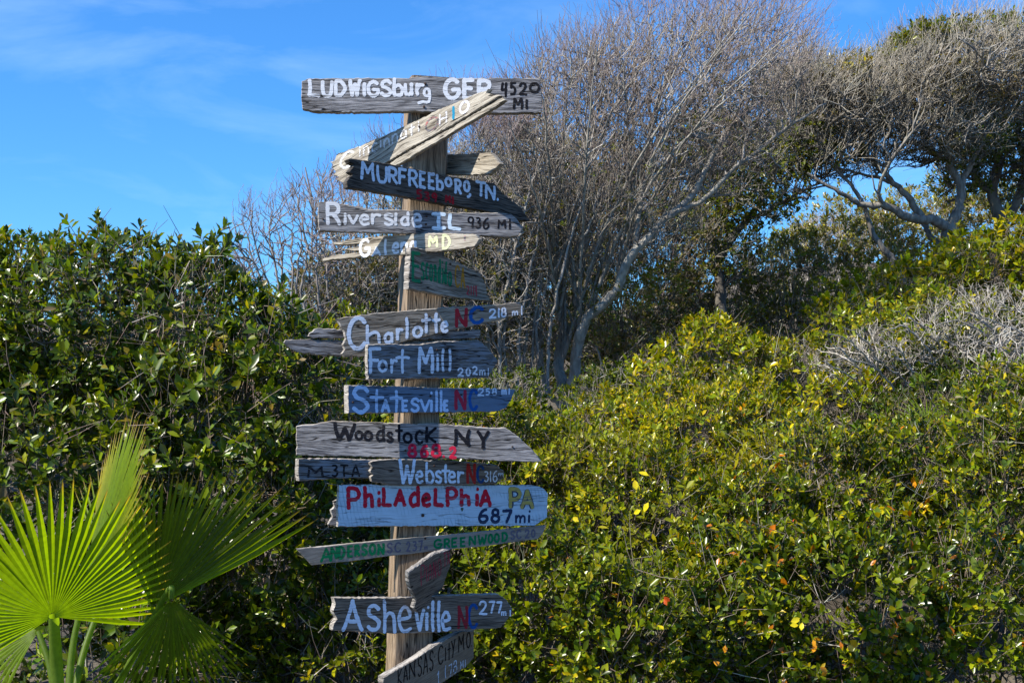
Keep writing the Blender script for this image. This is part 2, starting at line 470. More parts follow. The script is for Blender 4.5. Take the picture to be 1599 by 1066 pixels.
def shrub(name, label, cat, lobes, cols, wts, lsize=.045, nleaf=8, dens=2.2, kind='low', width=1.0, seed=1,
          twig=38, twigcol=(.17, .135, .10), singles=0, group=None, up=.55, patch=None, bump=.32, frm=.72, jit=.2, accent=()):
    c0 = px3(*lobes[0][:3]); gz0 = float(ter(c0[0], c0[1]))
    root = thing(name, label, cat, (c0[0], c0[1], gz0), group)
    off = np.array([c0[0], c0[1], gz0])
    Bs, Ds, Ns, Ss, Cs = [], [], [], [], []
    tb = Tubes()
    for li, lb in enumerate(lobes):
        P, D, c, a, nr, r = lobe_shoots(lb, dens, lsize, nleaf, seed * 17 + li, up=up, bump=bump, frm=frm)
        b, d, nm, sz = shoots(P, D, nleaf, lsize, lsize * 1.1)
        C = palette(len(b), cols, wts, jit)
        shade = np.repeat(rng.uniform(.8, 1.2, len(P)), nleaf)[:, None]
        C = C * shade
        if patch is not None:
            pm = np.clip(snoise(b, 2.6, seed + 50) * 1.6 - .2, 0, 1)[:, None]
            C = C * (1 - pm) + palette(len(b), [patch], [1], jit) * pm
        Bs.append(b); Ds.append(d); Ns.append(nm); Ss.append(sz); Cs.append(C)
        # stems of the shoots
        k = 2; L = lsize * 1.6
        Q = P[:, None] + D[:, None] * (np.linspace(-.9, .9, k)[None, :, None] * L)
        if lsize < .077: tb.add(Q, np.full((len(P), k), .0016), 3, palette(len(P), [twigcol], [1], .2))
        # inner branches and a few bare twigs that stick out
        if twig:
            gx = c - np.array([0, 0, a[2] * .9])
            u = norm(rng.normal(size=(twig, 3)) + np.array([0, -.5, .35])); E = c + u * a * rng.uniform(.75, 1.16, (twig, 1))
            st = gx + (E - gx) * rng.uniform(.05, .35, (twig, 1)) + rng.normal(size=(twig, 3)) * .1
            mid = (st + E) / 2 + rng.normal(size=(twig, 3)) * a * .16 - np.array([0, 0, .05])
            t = np.linspace(0, 1, 6)[None, :, None]
            Q = (1 - t) ** 2 * st[:, None] + 2 * t * (1 - t) * mid[:, None] + t ** 2 * E[:, None]
            Q = Q + rng.normal(size=Q.shape) * .008
            rr = np.linspace(1, .25, 6)[None] * rng.uniform(.003, .008, (twig, 1))
            tb.add(Q, rr, 3, palette(twig, [twigcol, (.36, .34, .30)], [1, .3], .2))
            # side twiglets
            m = twig * 4
            qi = rng.integers(0, twig, m); ti = rng.integers(2, 6, m)
            s0 = Q[qi, ti]; e0 = s0 + norm(rng.normal(size=(m, 3)) + np.array([0, -.2, .4])) * rng.uniform(.08, .3, (m, 1))
            t = np.linspace(0, 1, 3)[None, :, None]
            Q2 = s0[:, None] * (1 - t) + e0[:, None] * t + rng.normal(size=(m, 3, 3)) * .008
            tb.add(Q2, np.broadcast_to(np.array([.0024, .0018, .001]), (m, 3)), 3, palette(m, [twigcol, (.36, .34, .30)], [1, .3], .2))
    B, D, N, Sz, C = map(np.concatenate, (Bs, Ds, Ns, Ss, Cs))
    for apx, apy, ac, asz, an in accent:
        # a showy cluster of coloured leaves on the surface of the shrub
        v = B - CAM; fy = v[:, 1] * cp + v[:, 2] * sp_; qx = PW / 2 + v[:, 0] / fy * FPX; qy = PH / 2 - (v[:, 2] * cp - v[:, 1] * sp_) / fy * FPX
        near = np.where((np.abs(qx - apx) < 14) & (np.abs(qy - apy) < 14))[0]
        if len(near) == 0: continue
        p = B[near[np.argmin(v[near, 1])]]; p = p + norm(CAM - p) * .03
        T, F = LT['fine']
        for j in range(an):
            d = norm(np.array([rng.normal(), -.3, rng.normal() * .9])); nm = norm(norm(CAM - p) + rng.normal(size=3) * .45 + np.array([-.3, 0, .3])); nm = norm(nm - d * (nm @ d)); X = np.cross(d, nm)
            me = mesh_np('leaf', T * np.array([1.5, 1, 1]), F, M_LEAF, cols=palette(len(T), [ac], [1], .04))
            o = link('leaf', me, root); z = asz * .66 * random.uniform(.8, 1.15); q = p + rng.normal(size=3) * asz * .25 - off
            o.matrix_basis = Matrix(((X[0] * z, d[0] * z, nm[0] * z, q[0]), (X[1] * z, d[1] * z, nm[1] * z, q[1]), (X[2] * z, d[2] * z, nm[2] * z, q[2]), (0, 0, 0, 1)))
    if singles:
        # the leaves that show largest stand one by one
        view = norm(CAM - B)
        q = np.argsort(-(np.sum(norm(B - c0) * view, 1) * .2 + (np.abs(np.sum(N * view, 1))) + rng.uniform(0, .9, len(B)) - np.linalg.norm(B - CAM, axis=1) * .8 + B[:, 2] * .25))[:singles]
        mk = np.ones(len(B), bool); mk[q] = False
        T, F = LT['fine']
        vm = []
        for c in palette(10, cols, wts, .15):
            Tw = T * np.array([width * rng.uniform(.9, 1.15), 1, 1])
            vm.append(mesh_np('leaf', Tw, F, M_LEAF, cols=np.repeat(c[None], len(T), 0)))
        for j, i in enumerate(q):
            o = link('leaf', vm[j % 10], root)
            X = np.cross(D[i], N[i]); s = Sz[i] * 1.15
            Mx = Matrix(((X[0] * s, D[i][0] * s, N[i][0] * s, B[i][0] - off[0]), (X[1] * s, D[i][1] * s, N[i][1] * s, B[i][1] - off[1]),
                         (X[2] * s, D[i][2] * s, N[i][2] * s, B[i][2] - off[2]), (0, 0, 0, 1)))
            o.matrix_basis = Mx
        B, D, N, Sz, C = B[mk], D[mk], N[mk], Sz[mk], C[mk]
    fo = link('foliage', leaves_mesh('foliage', B - off, D, N, Sz, C, 'low', M_LEAF, width), root)
    fo['kind'] = 'stuff'
    tb.V = [v - off for v in tb.V]
    tw = link('twigs', tb.mesh('twigs', M_BARK), root); tw['kind'] = 'stuff'
    return root, len(B)

G_DK, G_MD, G_LT, G_YL, G_OL, G_RD = (.045, .075, .006), (.120, .165, .006), (.24, .275, .008), (.45, .38, .008), (.15, .145, .026), (.5, .17, .012)
TAN = (.24, .20, .11)
tot = 0
def sh(*a, **k):
    global tot
    r, n = shrub(*a, **k); tot += n; return r

sh('broadleaf_shrub', 'large glossy broad leaved evergreen shrub rising against the sky left of the signpost', 'shrub',
   [(40, 512, 6.9, 190, 130), (190, 500, 6.7, 170, 135), (305, 520, 6.5, 105, 130), (415, 588, 6.35, 95, 128), (478, 630, 6.3, 62, 120), (-120, 560, 6.8, 190, 190),
    (60, 760, 6.5, 230, 200), (300, 780, 6.3, 200, 230), (440, 860, 6.2, 95, 190), (150, 1010, 6.2, 300, 170)],
   [G_DK, (.09, .14, .008), (.17, .225, .010), (.33, .31, .012), TAN], [.38, .36, .18, .04, .04], lsize=.062, nleaf=8, dens=1.75, kind='fine', width=1.05, seed=3, twig=34,
   twigcol=(.22, .17, .13), singles=290, bump=.2, up=.35)
sh('small_leaved_shrub', 'dark small leaved shrub directly behind the lower half of the signpost', 'shrub',
   [(600, 860, 6.9, 170, 200), (520, 1010, 6.3, 130, 130), (700, 950, 6.6, 130, 160), (560, 640, 8.2, 120, 130), (690, 720, 7.6, 120, 120)],
   [G_DK, G_MD, G_LT, G_YL], [.35, .35, .2, .08], lsize=.048, dens=2.0, seed=5, twig=45)
sh('evergreen_shrub', 'evergreen shrub of dark and yellow leaves at the bottom, just right of the signpost', 'shrub',
   [(830, 960, 6.5, 150, 150), (960, 1010, 6.3, 140, 140), (1080, 1000, 6.4, 120, 130)],
   [G_DK, G_MD, G_LT, G_YL, G_RD], [.24, .4, .26, .09, .006], lsize=.050, dens=2.4, seed=7, patch=(.18, .22, .008), singles=200, kind='fine', width=1.1, accent=[(1020, 918, (.6, .10, .02), .05, 2), (1110, 1018, (.80, .32, .01), .05, 2)])
sh('evergreen_shrub', 'yellow green shrub just right of the blue painted board', 'shrub',
   [(880, 800, 7.6, 150, 130), (1010, 830, 7.3, 150, 130), (800, 720, 8.0, 100, 90)],
   [G_DK, G_MD, G_LT, G_YL, G_RD], [.2, .35, .3, .14, .006], lsize=.046, dens=2.4, seed=9, patch=(.26, .27, .01), accent=[(992, 752, (.75, .62, .015), .075, 2), (1002, 793, (.75, .62, .015), .08, 2), (883, 797, (.75, .62, .015), .06, 3), (905, 790, (.75, .62, .015), .05, 2), (1018, 965, (.6, .10, .02), .04, 2)])
sh('evergreen_shrub', 'bright golden green shrub in front of the leaning grey tree trunk', 'shrub',
   [(1100, 700, 8.6, 150, 100), (980, 690, 9.0, 100, 75), (1200, 740, 8.3, 110, 100)],
   [G_MD, G_LT, G_YL, (.36, .30, .02)], [.3, .35, .28, .05], lsize=.048, dens=2.4, seed=11, patch=(.38, .34, .01), accent=[(1153, 630, (.80, .32, .01), .05, 3), (1140, 790, (.75, .62, .015), .06, 2), (1080, 745, (.75, .62, .015), .05, 2)])
sh('broadleaf_shrub', 'bright leaved shrub with upright shoots at the foot of the dark leafy tree', 'shrub',
   [(1130, 575, 10.2, 110, 65), (1040, 610, 9.8, 60, 45), (1240, 585, 9.9, 70, 55), (1330, 640, 9.4, 80, 60)],
   [G_MD, G_LT, G_YL], [.3, .45, .25], lsize=.062, dens=1.6, seed=13, kind='fine', up=1.1, width=1.1)
sh('evergreen_shrub', 'shrub with orange leaf clusters in the bottom right of the view', 'shrub',
   [(1210, 960, 6.5, 150, 150), (1360, 990, 6.3, 150, 160), (1520, 1000, 6.2, 150, 160)],
   [G_DK, G_MD, G_LT, G_YL, G_RD], [.28, .4, .22, .08, .015], lsize=.052, dens=2.4, seed=15, singles=200, kind='fine', width=1.15, accent=[(1284, 1002, (.80, .32, .01), .055, 4), (1335, 1008, (.75, .45, .01), .06, 4), (1287, 1048, (.80, .32, .01), .05, 2), (1240, 975, (.75, .62, .015), .06, 3), (1430, 970, (.80, .32, .01), .05, 2)])
sh('evergreen_shrub', 'rounded leafy shrub in the middle of the slope below the dead grey thicket', 'shrub',
   [(1290, 790, 7.3, 150, 125), (1430, 780, 7.5, 120, 105), (1180, 850, 7.0, 110, 105)],
   [G_DK, G_MD, G_LT, G_YL, G_RD], [.2, .38, .27, .13, .012], lsize=.048, dens=2.4, seed=17, patch=(.30, .28, .01), accent=[(1420, 745, (.80, .32, .01), .05, 4), (1440, 790, (.75, .45, .01), .055, 4), (1340, 840, (.75, .62, .015), .05, 3), (1325, 820, (.75, .62, .015), .05, 3), (1228, 820, (.6, .10, .02), .04, 2)])
sh('evergreen_shrub', 'tall leafy shrub at the right edge of the view', 'shrub',
   [(1570, 790, 7.1, 120, 155), (1585, 660, 7.7, 95, 95), (1690, 800, 7.2, 130, 200)],
   [G_DK, G_MD, G_LT, G_YL, TAN], [.2, .35, .25, .12, .06], lsize=.048, dens=2.4, seed=19, twig=60)
sh('small_leaved_shrub', 'dark green shrub around the base of the bare grey tree', 'shrub',
   [(890, 712, 9.4, 130, 70), (780, 665, 9.6, 85, 85), (965, 650, 10.2, 85, 75)],
   [G_DK, G_MD, G_LT], [.5, .38, .12], lsize=.040, dens=2.2, seed=21, twig=70, twigcol=(.32, .30, .27))
sh('evergreen_shrub', 'band of pale green leaves on the ridge under the windswept tree', 'shrub',
   [(1430, 470, 11.6, 120, 45), (1540, 430, 11.8, 110, 55), (1640, 400, 11.8, 110, 60), (1340, 510, 11.2, 80, 40)],
   [G_MD, G_LT, G_OL, G_YL], [.2, .45, .15, .2], lsize=.075, dens=1.5, seed=23, kind='fine', width=1.3, twig=80)
sh('background_bush', 'olive bush with grey twigs behind the dead thicket and left of the windswept tree', 'shrub',
   [(1330, 425, 14.5, 130, 112), (1235, 450, 14.0, 90, 95), (1440, 380, 15, 110, 85), (1120, 470, 14.2, 100, 90), (1570, 360, 15.2, 120, 75)],
   [(.24, .23, .06), G_LT, (.32, .32, .05), G_YL, (.36, .31, .20)], [.4, .2, .2, .05, .2], lsize=.055, dens=1.35, seed=25, twig=110, twigcol=(.36, .34, .31))
sh('background_bush', 'brown and olive bush filling the gap behind the bare grey trunks', 'shrub',
   [(960, 420, 13.4, 150, 170), (820, 410, 13.0, 130, 200), (1060, 410, 13.8, 80, 130), (900, 330, 14, 140, 120), (740, 400, 13, 110, 160)],
   [(.18, .18, .05), G_DK, G_MD, (.28, .24, .15), (.22, .17, .11)], [.35, .15, .1, .25, .15], lsize=.055, dens=1.1, seed=27, twig=190, twigcol=(.34, .30, .26))
sh('background_bush', 'tangled olive brown bush behind the middle of the signpost', 'shrub',
   [(640, 480, 10.8, 150, 110), (530, 480, 10.4, 90, 70), (730, 440, 11.2, 110, 130)],
   [G_OL, G_DK, TAN, (.20, .16, .11)], [.4, .22, .22, .15], lsize=.042, dens=1.0, seed=29, twig=260, twigcol=(.33, .29, .25))

sh('background_bush', 'dark dense bush filling the space behind the glossy shrub at the left', 'shrub',
   [(60, 600, 8.4, 330, 170), (330, 620, 8.2, 200, 150), (60, 820, 7.6, 330, 200), (330, 840, 7.4, 230, 200), (480, 720, 7.6, 130, 160)],
   [G_DK, G_MD], [.7, .3], lsize=.07, nleaf=8, dens=1.0, seed=31, twig=10, frm=.88)
sh('far_thicket', 'low dark thicket closing the view behind all the trees', 'thicket',
   [(x, 600, 18.5, 170, 120 if x < 1150 else 150) for x in range(-200, 1900, 210)],
   [G_DK, G_OL, TAN], [.6, .3, .1], lsize=.16, nleaf=7, dens=1.3, seed=33, twig=10, frm=.8)
sh('small_leaved_shrub', 'dark shaded shrub showing under the dead grey thicket', 'shrub',
   [(1400, 620, 9.9, 110, 60), (1520, 610, 9.8, 120, 70), (1630, 590, 9.8, 90, 80), (1470, 660, 8.9, 120, 60)],
   [G_DK, G_MD, G_OL], [.6, .3, .1], lsize=.05, dens=1.8, seed=35, twig=60)

# ------------------------------------------------------------------ trees
PURP = (.28, .19, .21)
PALE = (.36, .335, .30)
def add_tree_leaves(root, T, env, n, lsize, cols, wts, name='foliage'):
    """leaf shoots on the twigs nearest to random points of the given regions"""
    pts = ell_pts(env, n, .4)
    N = np.concatenate(T.pos).astype(np.float32); D = np.concatenate(T.dir)
    kd = KDTree(len(N))
    for i, p in enumerate(N.tolist()): kd.insert(p, i)
    kd.balance(); ii = np.array([kd.find(p)[1] for p in pts.tolist()])
    P = N[ii] * .5 + pts * .5; d = norm(D[ii] + rng.normal(size=(n, 3)) * .5 + np.array([0, 0, .4]))
    b, dd, nm, sz = shoots(P, d, 6, lsize, lsize * 1.2)
    o = link(name, leaves_mesh(name, b, dd, nm, sz, palette(len(b), cols, wts), 'low', M_LEAF, 1.0), root); o['kind'] = 'stuff'

def place(root, T):
    """move a tree's world-space meshes under its root at the trunk's foot"""
    l = Vector(root.location)
    for ch in root.children:
        if ch.data: ch.data.transform(Matrix.Translation(-l))

def mk_tree(name, label, limbs, env, gens, leaves=None, group=None, col=GREYBARK):
    b = px3(*limbs[0][0][0])
    root = thing(name, label, 'tree', tuple(b), group)
    T = Tree(limbs, col)
    o = link('trunk', T.t.mesh('trunk', M_BARK), root)
    T.t = Tubes()
    for gi, gk in enumerate(gens):
        gk = dict(gk)
        if 'brush' in gk: T.brush(*gk['brush']); continue
        n = gk.pop('n'); e = gk.pop('env', env); shl = gk.pop('shell', .33)
        T.grow(ell_pts(e, n, shl), **gk)
    c = T.finish(root, 'crown'); c['kind'] = 'stuff'
    if leaves:
        for e, n, ls, cols, wts in leaves: add_tree_leaves(root, T, e, n, ls, cols, wts)
    place(root, T)
    return root

# main bare tree -----------------------------------------------------
Y = 11.2
limbs = [([(888, 655, Y), (880, 610, Y), (872, 560, Y + .1), (880, 510, Y + .1), (868, 450, Y + .2)], .075, .045),
         ([(893, 640, Y - .05), (900, 560, Y - .1), (912, 505, Y - .2), (960, 455, Y - .3), (985, 400, Y - .4), (1035, 345, Y - .4), (1085, 300, Y - .3), (1120, 230, Y - .2), (1190, 150, Y)], .07, .02),
         ([(905, 520, Y), (898, 450, Y + .1), (905, 410, Y + .2), (925, 350, Y + .3), (940, 320, Y + .3), (965, 270, Y + .3), (1030, 215, Y + .4), (1090, 150, Y + .4), (1150, 90, Y + .5)], .045, .014),
         ([(868, 450, Y + .2), (862, 380, Y + .2), (875, 320, Y + .3), (860, 240, Y + .3), (850, 170, Y + .4), (870, 120, Y + .4)], .04, .012),
         ([(905, 410, Y), (912, 340, Y), (905, 270, Y), (925, 200, Y), (920, 120, Y), (950, 60, Y)], .035, .01),
         ([(990, 395, Y - .4), (1000, 320, Y - .3), (1015, 250, Y - .2), (1020, 180, Y), (1045, 110, Y), (1050, 50, Y)], .032, .01),
         ([(1040, 340, Y - .4), (1100, 310, Y - .4), (1150, 260, Y - .4), (1230, 200, Y - .3), (1290, 160, Y - .2)], .03, .01),
         ([(868, 450, Y), (840, 380, Y), (820, 300, Y), (790, 250, Y + .1), (770, 190, Y + .1)], .03, .01),
         ([(900, 590, Y), (930, 610, Y - .2), (940, 570, Y - .3), (930, 540, Y - .4)], .02, .008),
         ([(880, 640, Y + .2), (850, 600, Y + .3), (840, 520, Y + .4), (815, 420, Y + .5), (800, 330, Y + .5)], .04, .012)]
limbs = [(p, r0 * .72, r1 * .8) for p, r0, r1 in limbs]
def dome(x): return float(np.interp(x, [740, 800, 860, 960, 1080, 1190, 1270], [215, 150, 95, 35, 5, 10, 90]))
for i in range(34):
    tx = 745 + i * 15 + random.uniform(-10, 10); ty = dome(tx) + random.uniform(-5, 60)
    bx, by = random.choice([(880, 560), (872, 500), (903, 540), (912, 505), (868, 450), (905, 410), (960, 455), (990, 395), (985, 400)][:5 if tx < 900 else 9])
    dy = random.uniform(-1.0, .3)
    limbs.append(([(bx, by, Y), (bx + (tx - bx) * .2, by + (ty - by) * .35, Y + dy * .5), (bx + (tx - bx) * .52, by + (ty - by) * .68, Y + dy), (tx, ty, Y + dy * 1.3)], random.uniform(.010, .018), .004))
env = [(900, 215, Y, 150, 150, 1.0, 3.0), (930, 130, Y, 120, 60, .8, 1.3), (1050, 160, Y, 170, 160, 1.1, 4), (1160, 110, Y, 120, 110, 1.0, 2.2), (800, 300, Y, 100, 150, .9, 1.5), (960, 330, Y, 140, 100, .8, 1.2), (1130, 230, Y, 110, 70, .7, .8)]
top = [(860, 130, Y, 70, 40, .8, 1), (930, 80, Y, 90, 50, .9, 2), (1050, 25, Y, 120, 55, 1, 3), (1170, 10, Y, 100, 60, 1, 3), (1240, 60, Y, 60, 60, .8, 1), (770, 190, Y, 60, 50, .8, 1.4)]
mk_tree('bare_tree', 'large bare grey branched tree with a dense dome of twigs beside the signpost', limbs, env,
        [dict(n=170, r0=.016, r1=.006, k=8, sides=4, wig=.03, maxd=2.2, col=PALE, up=.4, lean=(.45, 0, 1)),
         dict(n=1900, r0=.0065, r1=.003, k=6, sides=3, wig=.035, maxd=1.2, col=(.33, .30, .265), up=.45, lean=(.4, 0, 1)),
         dict(n=6500, r0=.0036, r1=.0018, k=5, sides=3, wig=.08, maxd=.7, up=.5, lean=(.3, 0, 1), col=(.255, .22, .175), tip=(.27, .215, .195), cv=.3),
         dict(brush=(6000, env, (.10, .38), .0026, .0012, px3(905, 640, 11.2), .48, (.255, .22, .18), (.27, .205, .19))),
         dict(brush=(2200, [(930, 330, 11.2, 190, 120, .9, 1), (860, 470, 11.4, 110, 110, .7, .6)], (.1, .35), .003, .0015, px3(905, 700, 11.2), .5, (.27, .24, .195))),
         dict(n=1500, env=top, r0=.003, r1=.0012, k=6, sides=3, wig=.05, maxd=.9, col=(.31, .25, .24), tip=PURP, up=.45, lean=(.1, 0, 1)),
         dict(n=1700, env=[(e[0] + 10, e[1] - 28, e[2], e[3] * 1.05, e[4], e[5], e[6]) for e in top], r0=.0024, r1=.001, k=6, sides=3, wig=.04, maxd=.45, col=(.31, .24, .24), tip=PURP, up=.5, lean=(.05, 0, 1), keep=False)], col=(.31, .29, .25),
        leaves=[([(1110, 190, Y, 120, 60, .8, 1), (970, 300, Y, 100, 90, .8, 1), (850, 330, Y, 90, 80, .8, 1)], 500, .035, [G_OL, G_MD, TAN], [.5, .3, .2]), ([(840, 450, Y + .3, 110, 130, .7, 1), (980, 480, Y + .2, 110, 80, .7, 1)], 900, .035, [G_OL, G_MD, TAN], [.5, .3, .2])])

# dark leafy tree behind ---------------------------------------------
Y = 13.2
limbs = [([(1128, 510, Y), (1125, 450, Y), (1118, 400, Y), (1105, 350, Y), (1075, 310, Y)], .06, .02),
         ([(1120, 410, Y), (1140, 375, Y), (1165, 345, Y), (1190, 310, Y), (1180, 260, Y), (1190, 200, Y)], .045, .015),
         ([(1140, 375, Y), (1130, 340, Y), (1145, 290, Y), (1140, 230, Y)], .03, .012),
         ([(1075, 310, Y), (1085, 260, Y), (1060, 220, Y)], .022, .01), ([(1165, 345, Y), (1210, 325, Y), (1250, 300, Y), (1290, 290, Y)], .02, .008),
         ([(1125, 450, Y), (1160, 420, Y), (1165, 370, Y)], .025, .01)]
env = [(1180, 290, Y, 90, 70, .9, 3), (1120, 230, Y, 90, 60, .8, 2), (1230, 230, Y, 70, 50, .8, 1.5), (1100, 330, Y, 60, 60, .7, 1), (1150, 400, Y, 60, 50, .6, .7)]
mk_tree('leafy_tree', 'slender dark leafy tree with forked trunk between the bare tree and the windswept tree', limbs, env,
        [dict(n=40, r0=.014, r1=.006, k=7, sides=4, wig=.07, maxd=1.6, col=(.2, .18, .16)),
         dict(n=500, r0=.006, r1=.003, k=6, sides=3, wig=.09, maxd=.9, col=(.26, .24, .21)),
         dict(n=4500, r0=.0036, r1=.0016, k=5, sides=3, wig=.1, maxd=.5, col=(.28, .26, .23))],
        leaves=[(env, 2400, .05, [G_DK, G_MD, (.20, .20, .05), G_LT], [.2, .3, .35, .15])], col=(.16, .145, .125))

# right windswept tree -----------------------------------------------
Y = 13.0
limbs = [([(1480, 420, Y), (1482, 380, Y), (1483, 355, Y)], .11, .095),
         ([(1483, 360, Y), (1460, 345, Y - .1), (1420, 340, Y - .2), (1380, 320, Y - .3), (1350, 320, Y - .3), (1310, 300, Y - .4), (1260, 270, Y - .4)], .07, .015),
         ([(1440, 342, Y), (1420, 310, Y), (1395, 285, Y), (1370, 260, Y), (1340, 235, Y), (1310, 205, Y)], .05, .012),
         ([(1483, 360, Y), (1495, 330, Y), (1500, 290, Y), (1480, 250, Y), (1490, 200, Y), (1500, 150, Y)], .07, .02),
         ([(1500, 290, Y), (1520, 250, Y), (1545, 200, Y), (1570, 150, Y)], .04, .015),
         ([(1410, 440, Y - .1), (1390, 400, Y - .2), (1365, 370, Y - .2), (1350, 325, Y - .2), (1330, 290, Y - .2), (1290, 250, Y - .2), (1270, 215, Y - .2)], .045, .01),
         ([(1480, 250, Y), (1450, 230, Y), (1430, 190, Y), (1400, 160, Y), (1370, 130, Y)], .03, .012),
         ([(1395, 285, Y), (1360, 275, Y), (1320, 265, Y), (1270, 250, Y)], .025, .008),
         ([(1483, 400, Y + .1), (1455, 370, Y + .2), (1440, 345, Y + .3), (1420, 310, Y + .3)], .04, .03)]
limbs = [(p, r0 * .75, r1 * .8) for p, r0, r1 in limbs]
env = [(1390, 150, Y, 140, 62, 1.0, 4), (1500, 110, Y, 130, 70, 1.1, 4), (1310, 170, Y, 100, 62, .9, 3), (1600, 110, Y, 80, 80, 1, 2.4), (1400, 215, Y, 130, 42, .9, 1.6), (1310, 250, Y, 80, 35, .6, .9), (1480, 215, Y, 90, 50, .8, 1.0), (1240, 200, Y, 60, 40, .6, .7), (1250, 135, Y, 75, 40, .7, 2.0)]
mk_tree('windswept_tree', 'windswept tree with thick pale trunk and wedge shaped twiggy canopy on the right ridge', limbs, env,
        [dict(n=90, r0=.02, r1=.008, k=8, sides=4, wig=.06, maxd=2.4, col=PALE, lean=(-.5, 0, .7)),
         dict(n=1300, r0=.008, r1=.004, k=6, sides=4, wig=.05, maxd=1.1, col=(.31, .29, .26), up=.4, lean=(.5, 0, .8)),
         dict(n=11000, r0=.0042, r1=.0022, k=4, sides=3, wig=.08, maxd=.7, col=(.27, .24, .195), up=.45, lean=(.5, 0, .8), cv=.25),
         dict(brush=(10000, env, (.10, .36), .003, .0015, (.25, 0, .9), .6, (.35, .315, .25))),
         dict(n=700, env=[(1320, 100, Y, 60, 30, .7, 1), (1420, 40, Y, 70, 22, .8, 1), (1540, 20, Y, 90, 25, .9, 1.4), (1260, 70, Y, 40, 50, .6, .6)], r0=.003, r1=.0012, k=6, sides=3, wig=.05, maxd=.8, col=PALE, tip=(.36, .28, .28), up=.5, keep=False)],
        leaves=[([(1450, 62, Y, 75, 17, .7, 1.6), (1550, 50, Y, 70, 20, .7, 1), (1390, 85, Y, 40, 16, .7, .6)], 900, .05, [G_OL, G_MD, G_LT], [.5, .25, .25]),
                ([(1450, 122, Y, 50, 16, .7, 1), (1320, 130, Y, 50, 15, .7, .7)], 500, .05, [G_OL, G_YL, TAN, (.3, .17, .05)], [.4, .3, .2, .1]),
                ([(1380, 180, Y, 150, 70, .9, 1), (1300, 130, Y, 90, 50, .8, 1)], 900, .04, [(.2, .19, .05), TAN, (.24, .20, .08)], [.4, .3, .3]), ([(1500, 130, Y, 120, 60, .9, 1), (1240, 140, Y, 60, 40, .6, .6)], 700, .045, [(.24, .20, .08), TAN], [.6, .4]), ([(1280, 240, Y, 90, 40, .6, 1), (1500, 220, Y, 90, 50, .6, 1)], 500, .045, [G_OL, G_DK], [.5, .5])], col=(.25, .23, .20))

# tree at the right edge ---------------------------------------------
Y = 14.0
limbs = [([(1560, 400, Y), (1565, 350, Y), (1550, 300, Y), (1560, 240, Y), (1540, 190, Y)], .08, .03),
         ([(1565, 350, Y), (1590, 310, Y), (1600, 260, Y), (1590, 200, Y)], .06, .03), ([(1550, 300, Y), (1520, 270, Y), (1530, 220, Y)], .05, .02),
         ([(1600, 330, Y), (1630, 290, Y), (1650, 220, Y)], .05, .02)]
env = [(1540, 210, Y, 60, 70, .9, 2), (1600, 240, Y, 60, 80, .9, 2), (1500, 270, Y, 45, 50, .7, 1), (1670, 200, Y, 80, 100, 1, 2)]
mk_tree('leafy_tree', 'dark leafy tree with thick stems crowding the right edge behind the windswept tree', limbs, env,
        [dict(n=40, r0=.02, r1=.008, k=7, sides=4, wig=.07, maxd=1.6, col=(.18, .16, .14)),
         dict(n=500, r0=.008, r1=.003, k=6, sides=3, wig=.09, maxd=.9, col=(.22, .2, .18)),
         dict(n=3500, r0=.0035, r1=.002, k=5, sides=3, wig=.1, maxd=.5, col=(.26, .24, .21))],
        leaves=[(env, 1500, .055, [G_DK, G_MD, (.18, .18, .05)], [.3, .3, .4])], col=(.15, .135, .12))

# bare twiggy shrubs behind the sign ---------------------------------
def stems(x0, x1, yb, yt, Y, n, r=.014, lean=0):
    L = []
    for i in range(n):
        f = (i + .5) / n; x = x0 + (x1 - x0) * f; yy = Y + random.uniform(-.4, .4)
        xt = x + (f - .5) * (x1 - x0) * .35 + lean + random.uniform(-15, 15); h = yb - yt
        L.append(([(x, yb, yy), (x + random.uniform(-8, 8), yb - h * .35, yy), (x + (xt - x) * .6 + random.uniform(-8, 8), yb - h * .7, yy), (xt, yt + random.uniform(0, 25), yy)], r, r * .3))
    return L
Y = 10.0
mk_tree('bare_shrub', 'bare reddish twigged shrub against the sky above the glossy shrub and left of the boards', stems(380, 520, 520, 330, Y, 12, .011, -15),
        [(430, 370, Y, 60, 70, .6, 2), (500, 350, Y, 60, 90, .6, 3), (380, 410, Y, 50, 50, .5, 1)],
        [dict(n=120, r0=.006, r1=.003, k=6, sides=4, wig=.07, maxd=1.2, col=(.25, .22, .20)),
         dict(n=420, r0=.0035, r1=.0018, k=6, sides=3, wig=.07, maxd=.6, col=(.27, .23, .21), tip=PURP, up=.4),
         dict(n=650, env=[(400, 330, Y, 35, 45, .5, 1), (470, 300, Y, 45, 45, .6, 2), (530, 290, Y, 40, 60, .6, 2), (345, 400, Y, 35, 30, .4, .7)], r0=.0024, r1=.001, k=6, sides=3, wig=.05, maxd=.5, col=(.28, .23, .22), tip=PURP, up=.5, keep=False)], col=(.24, .21, .19))
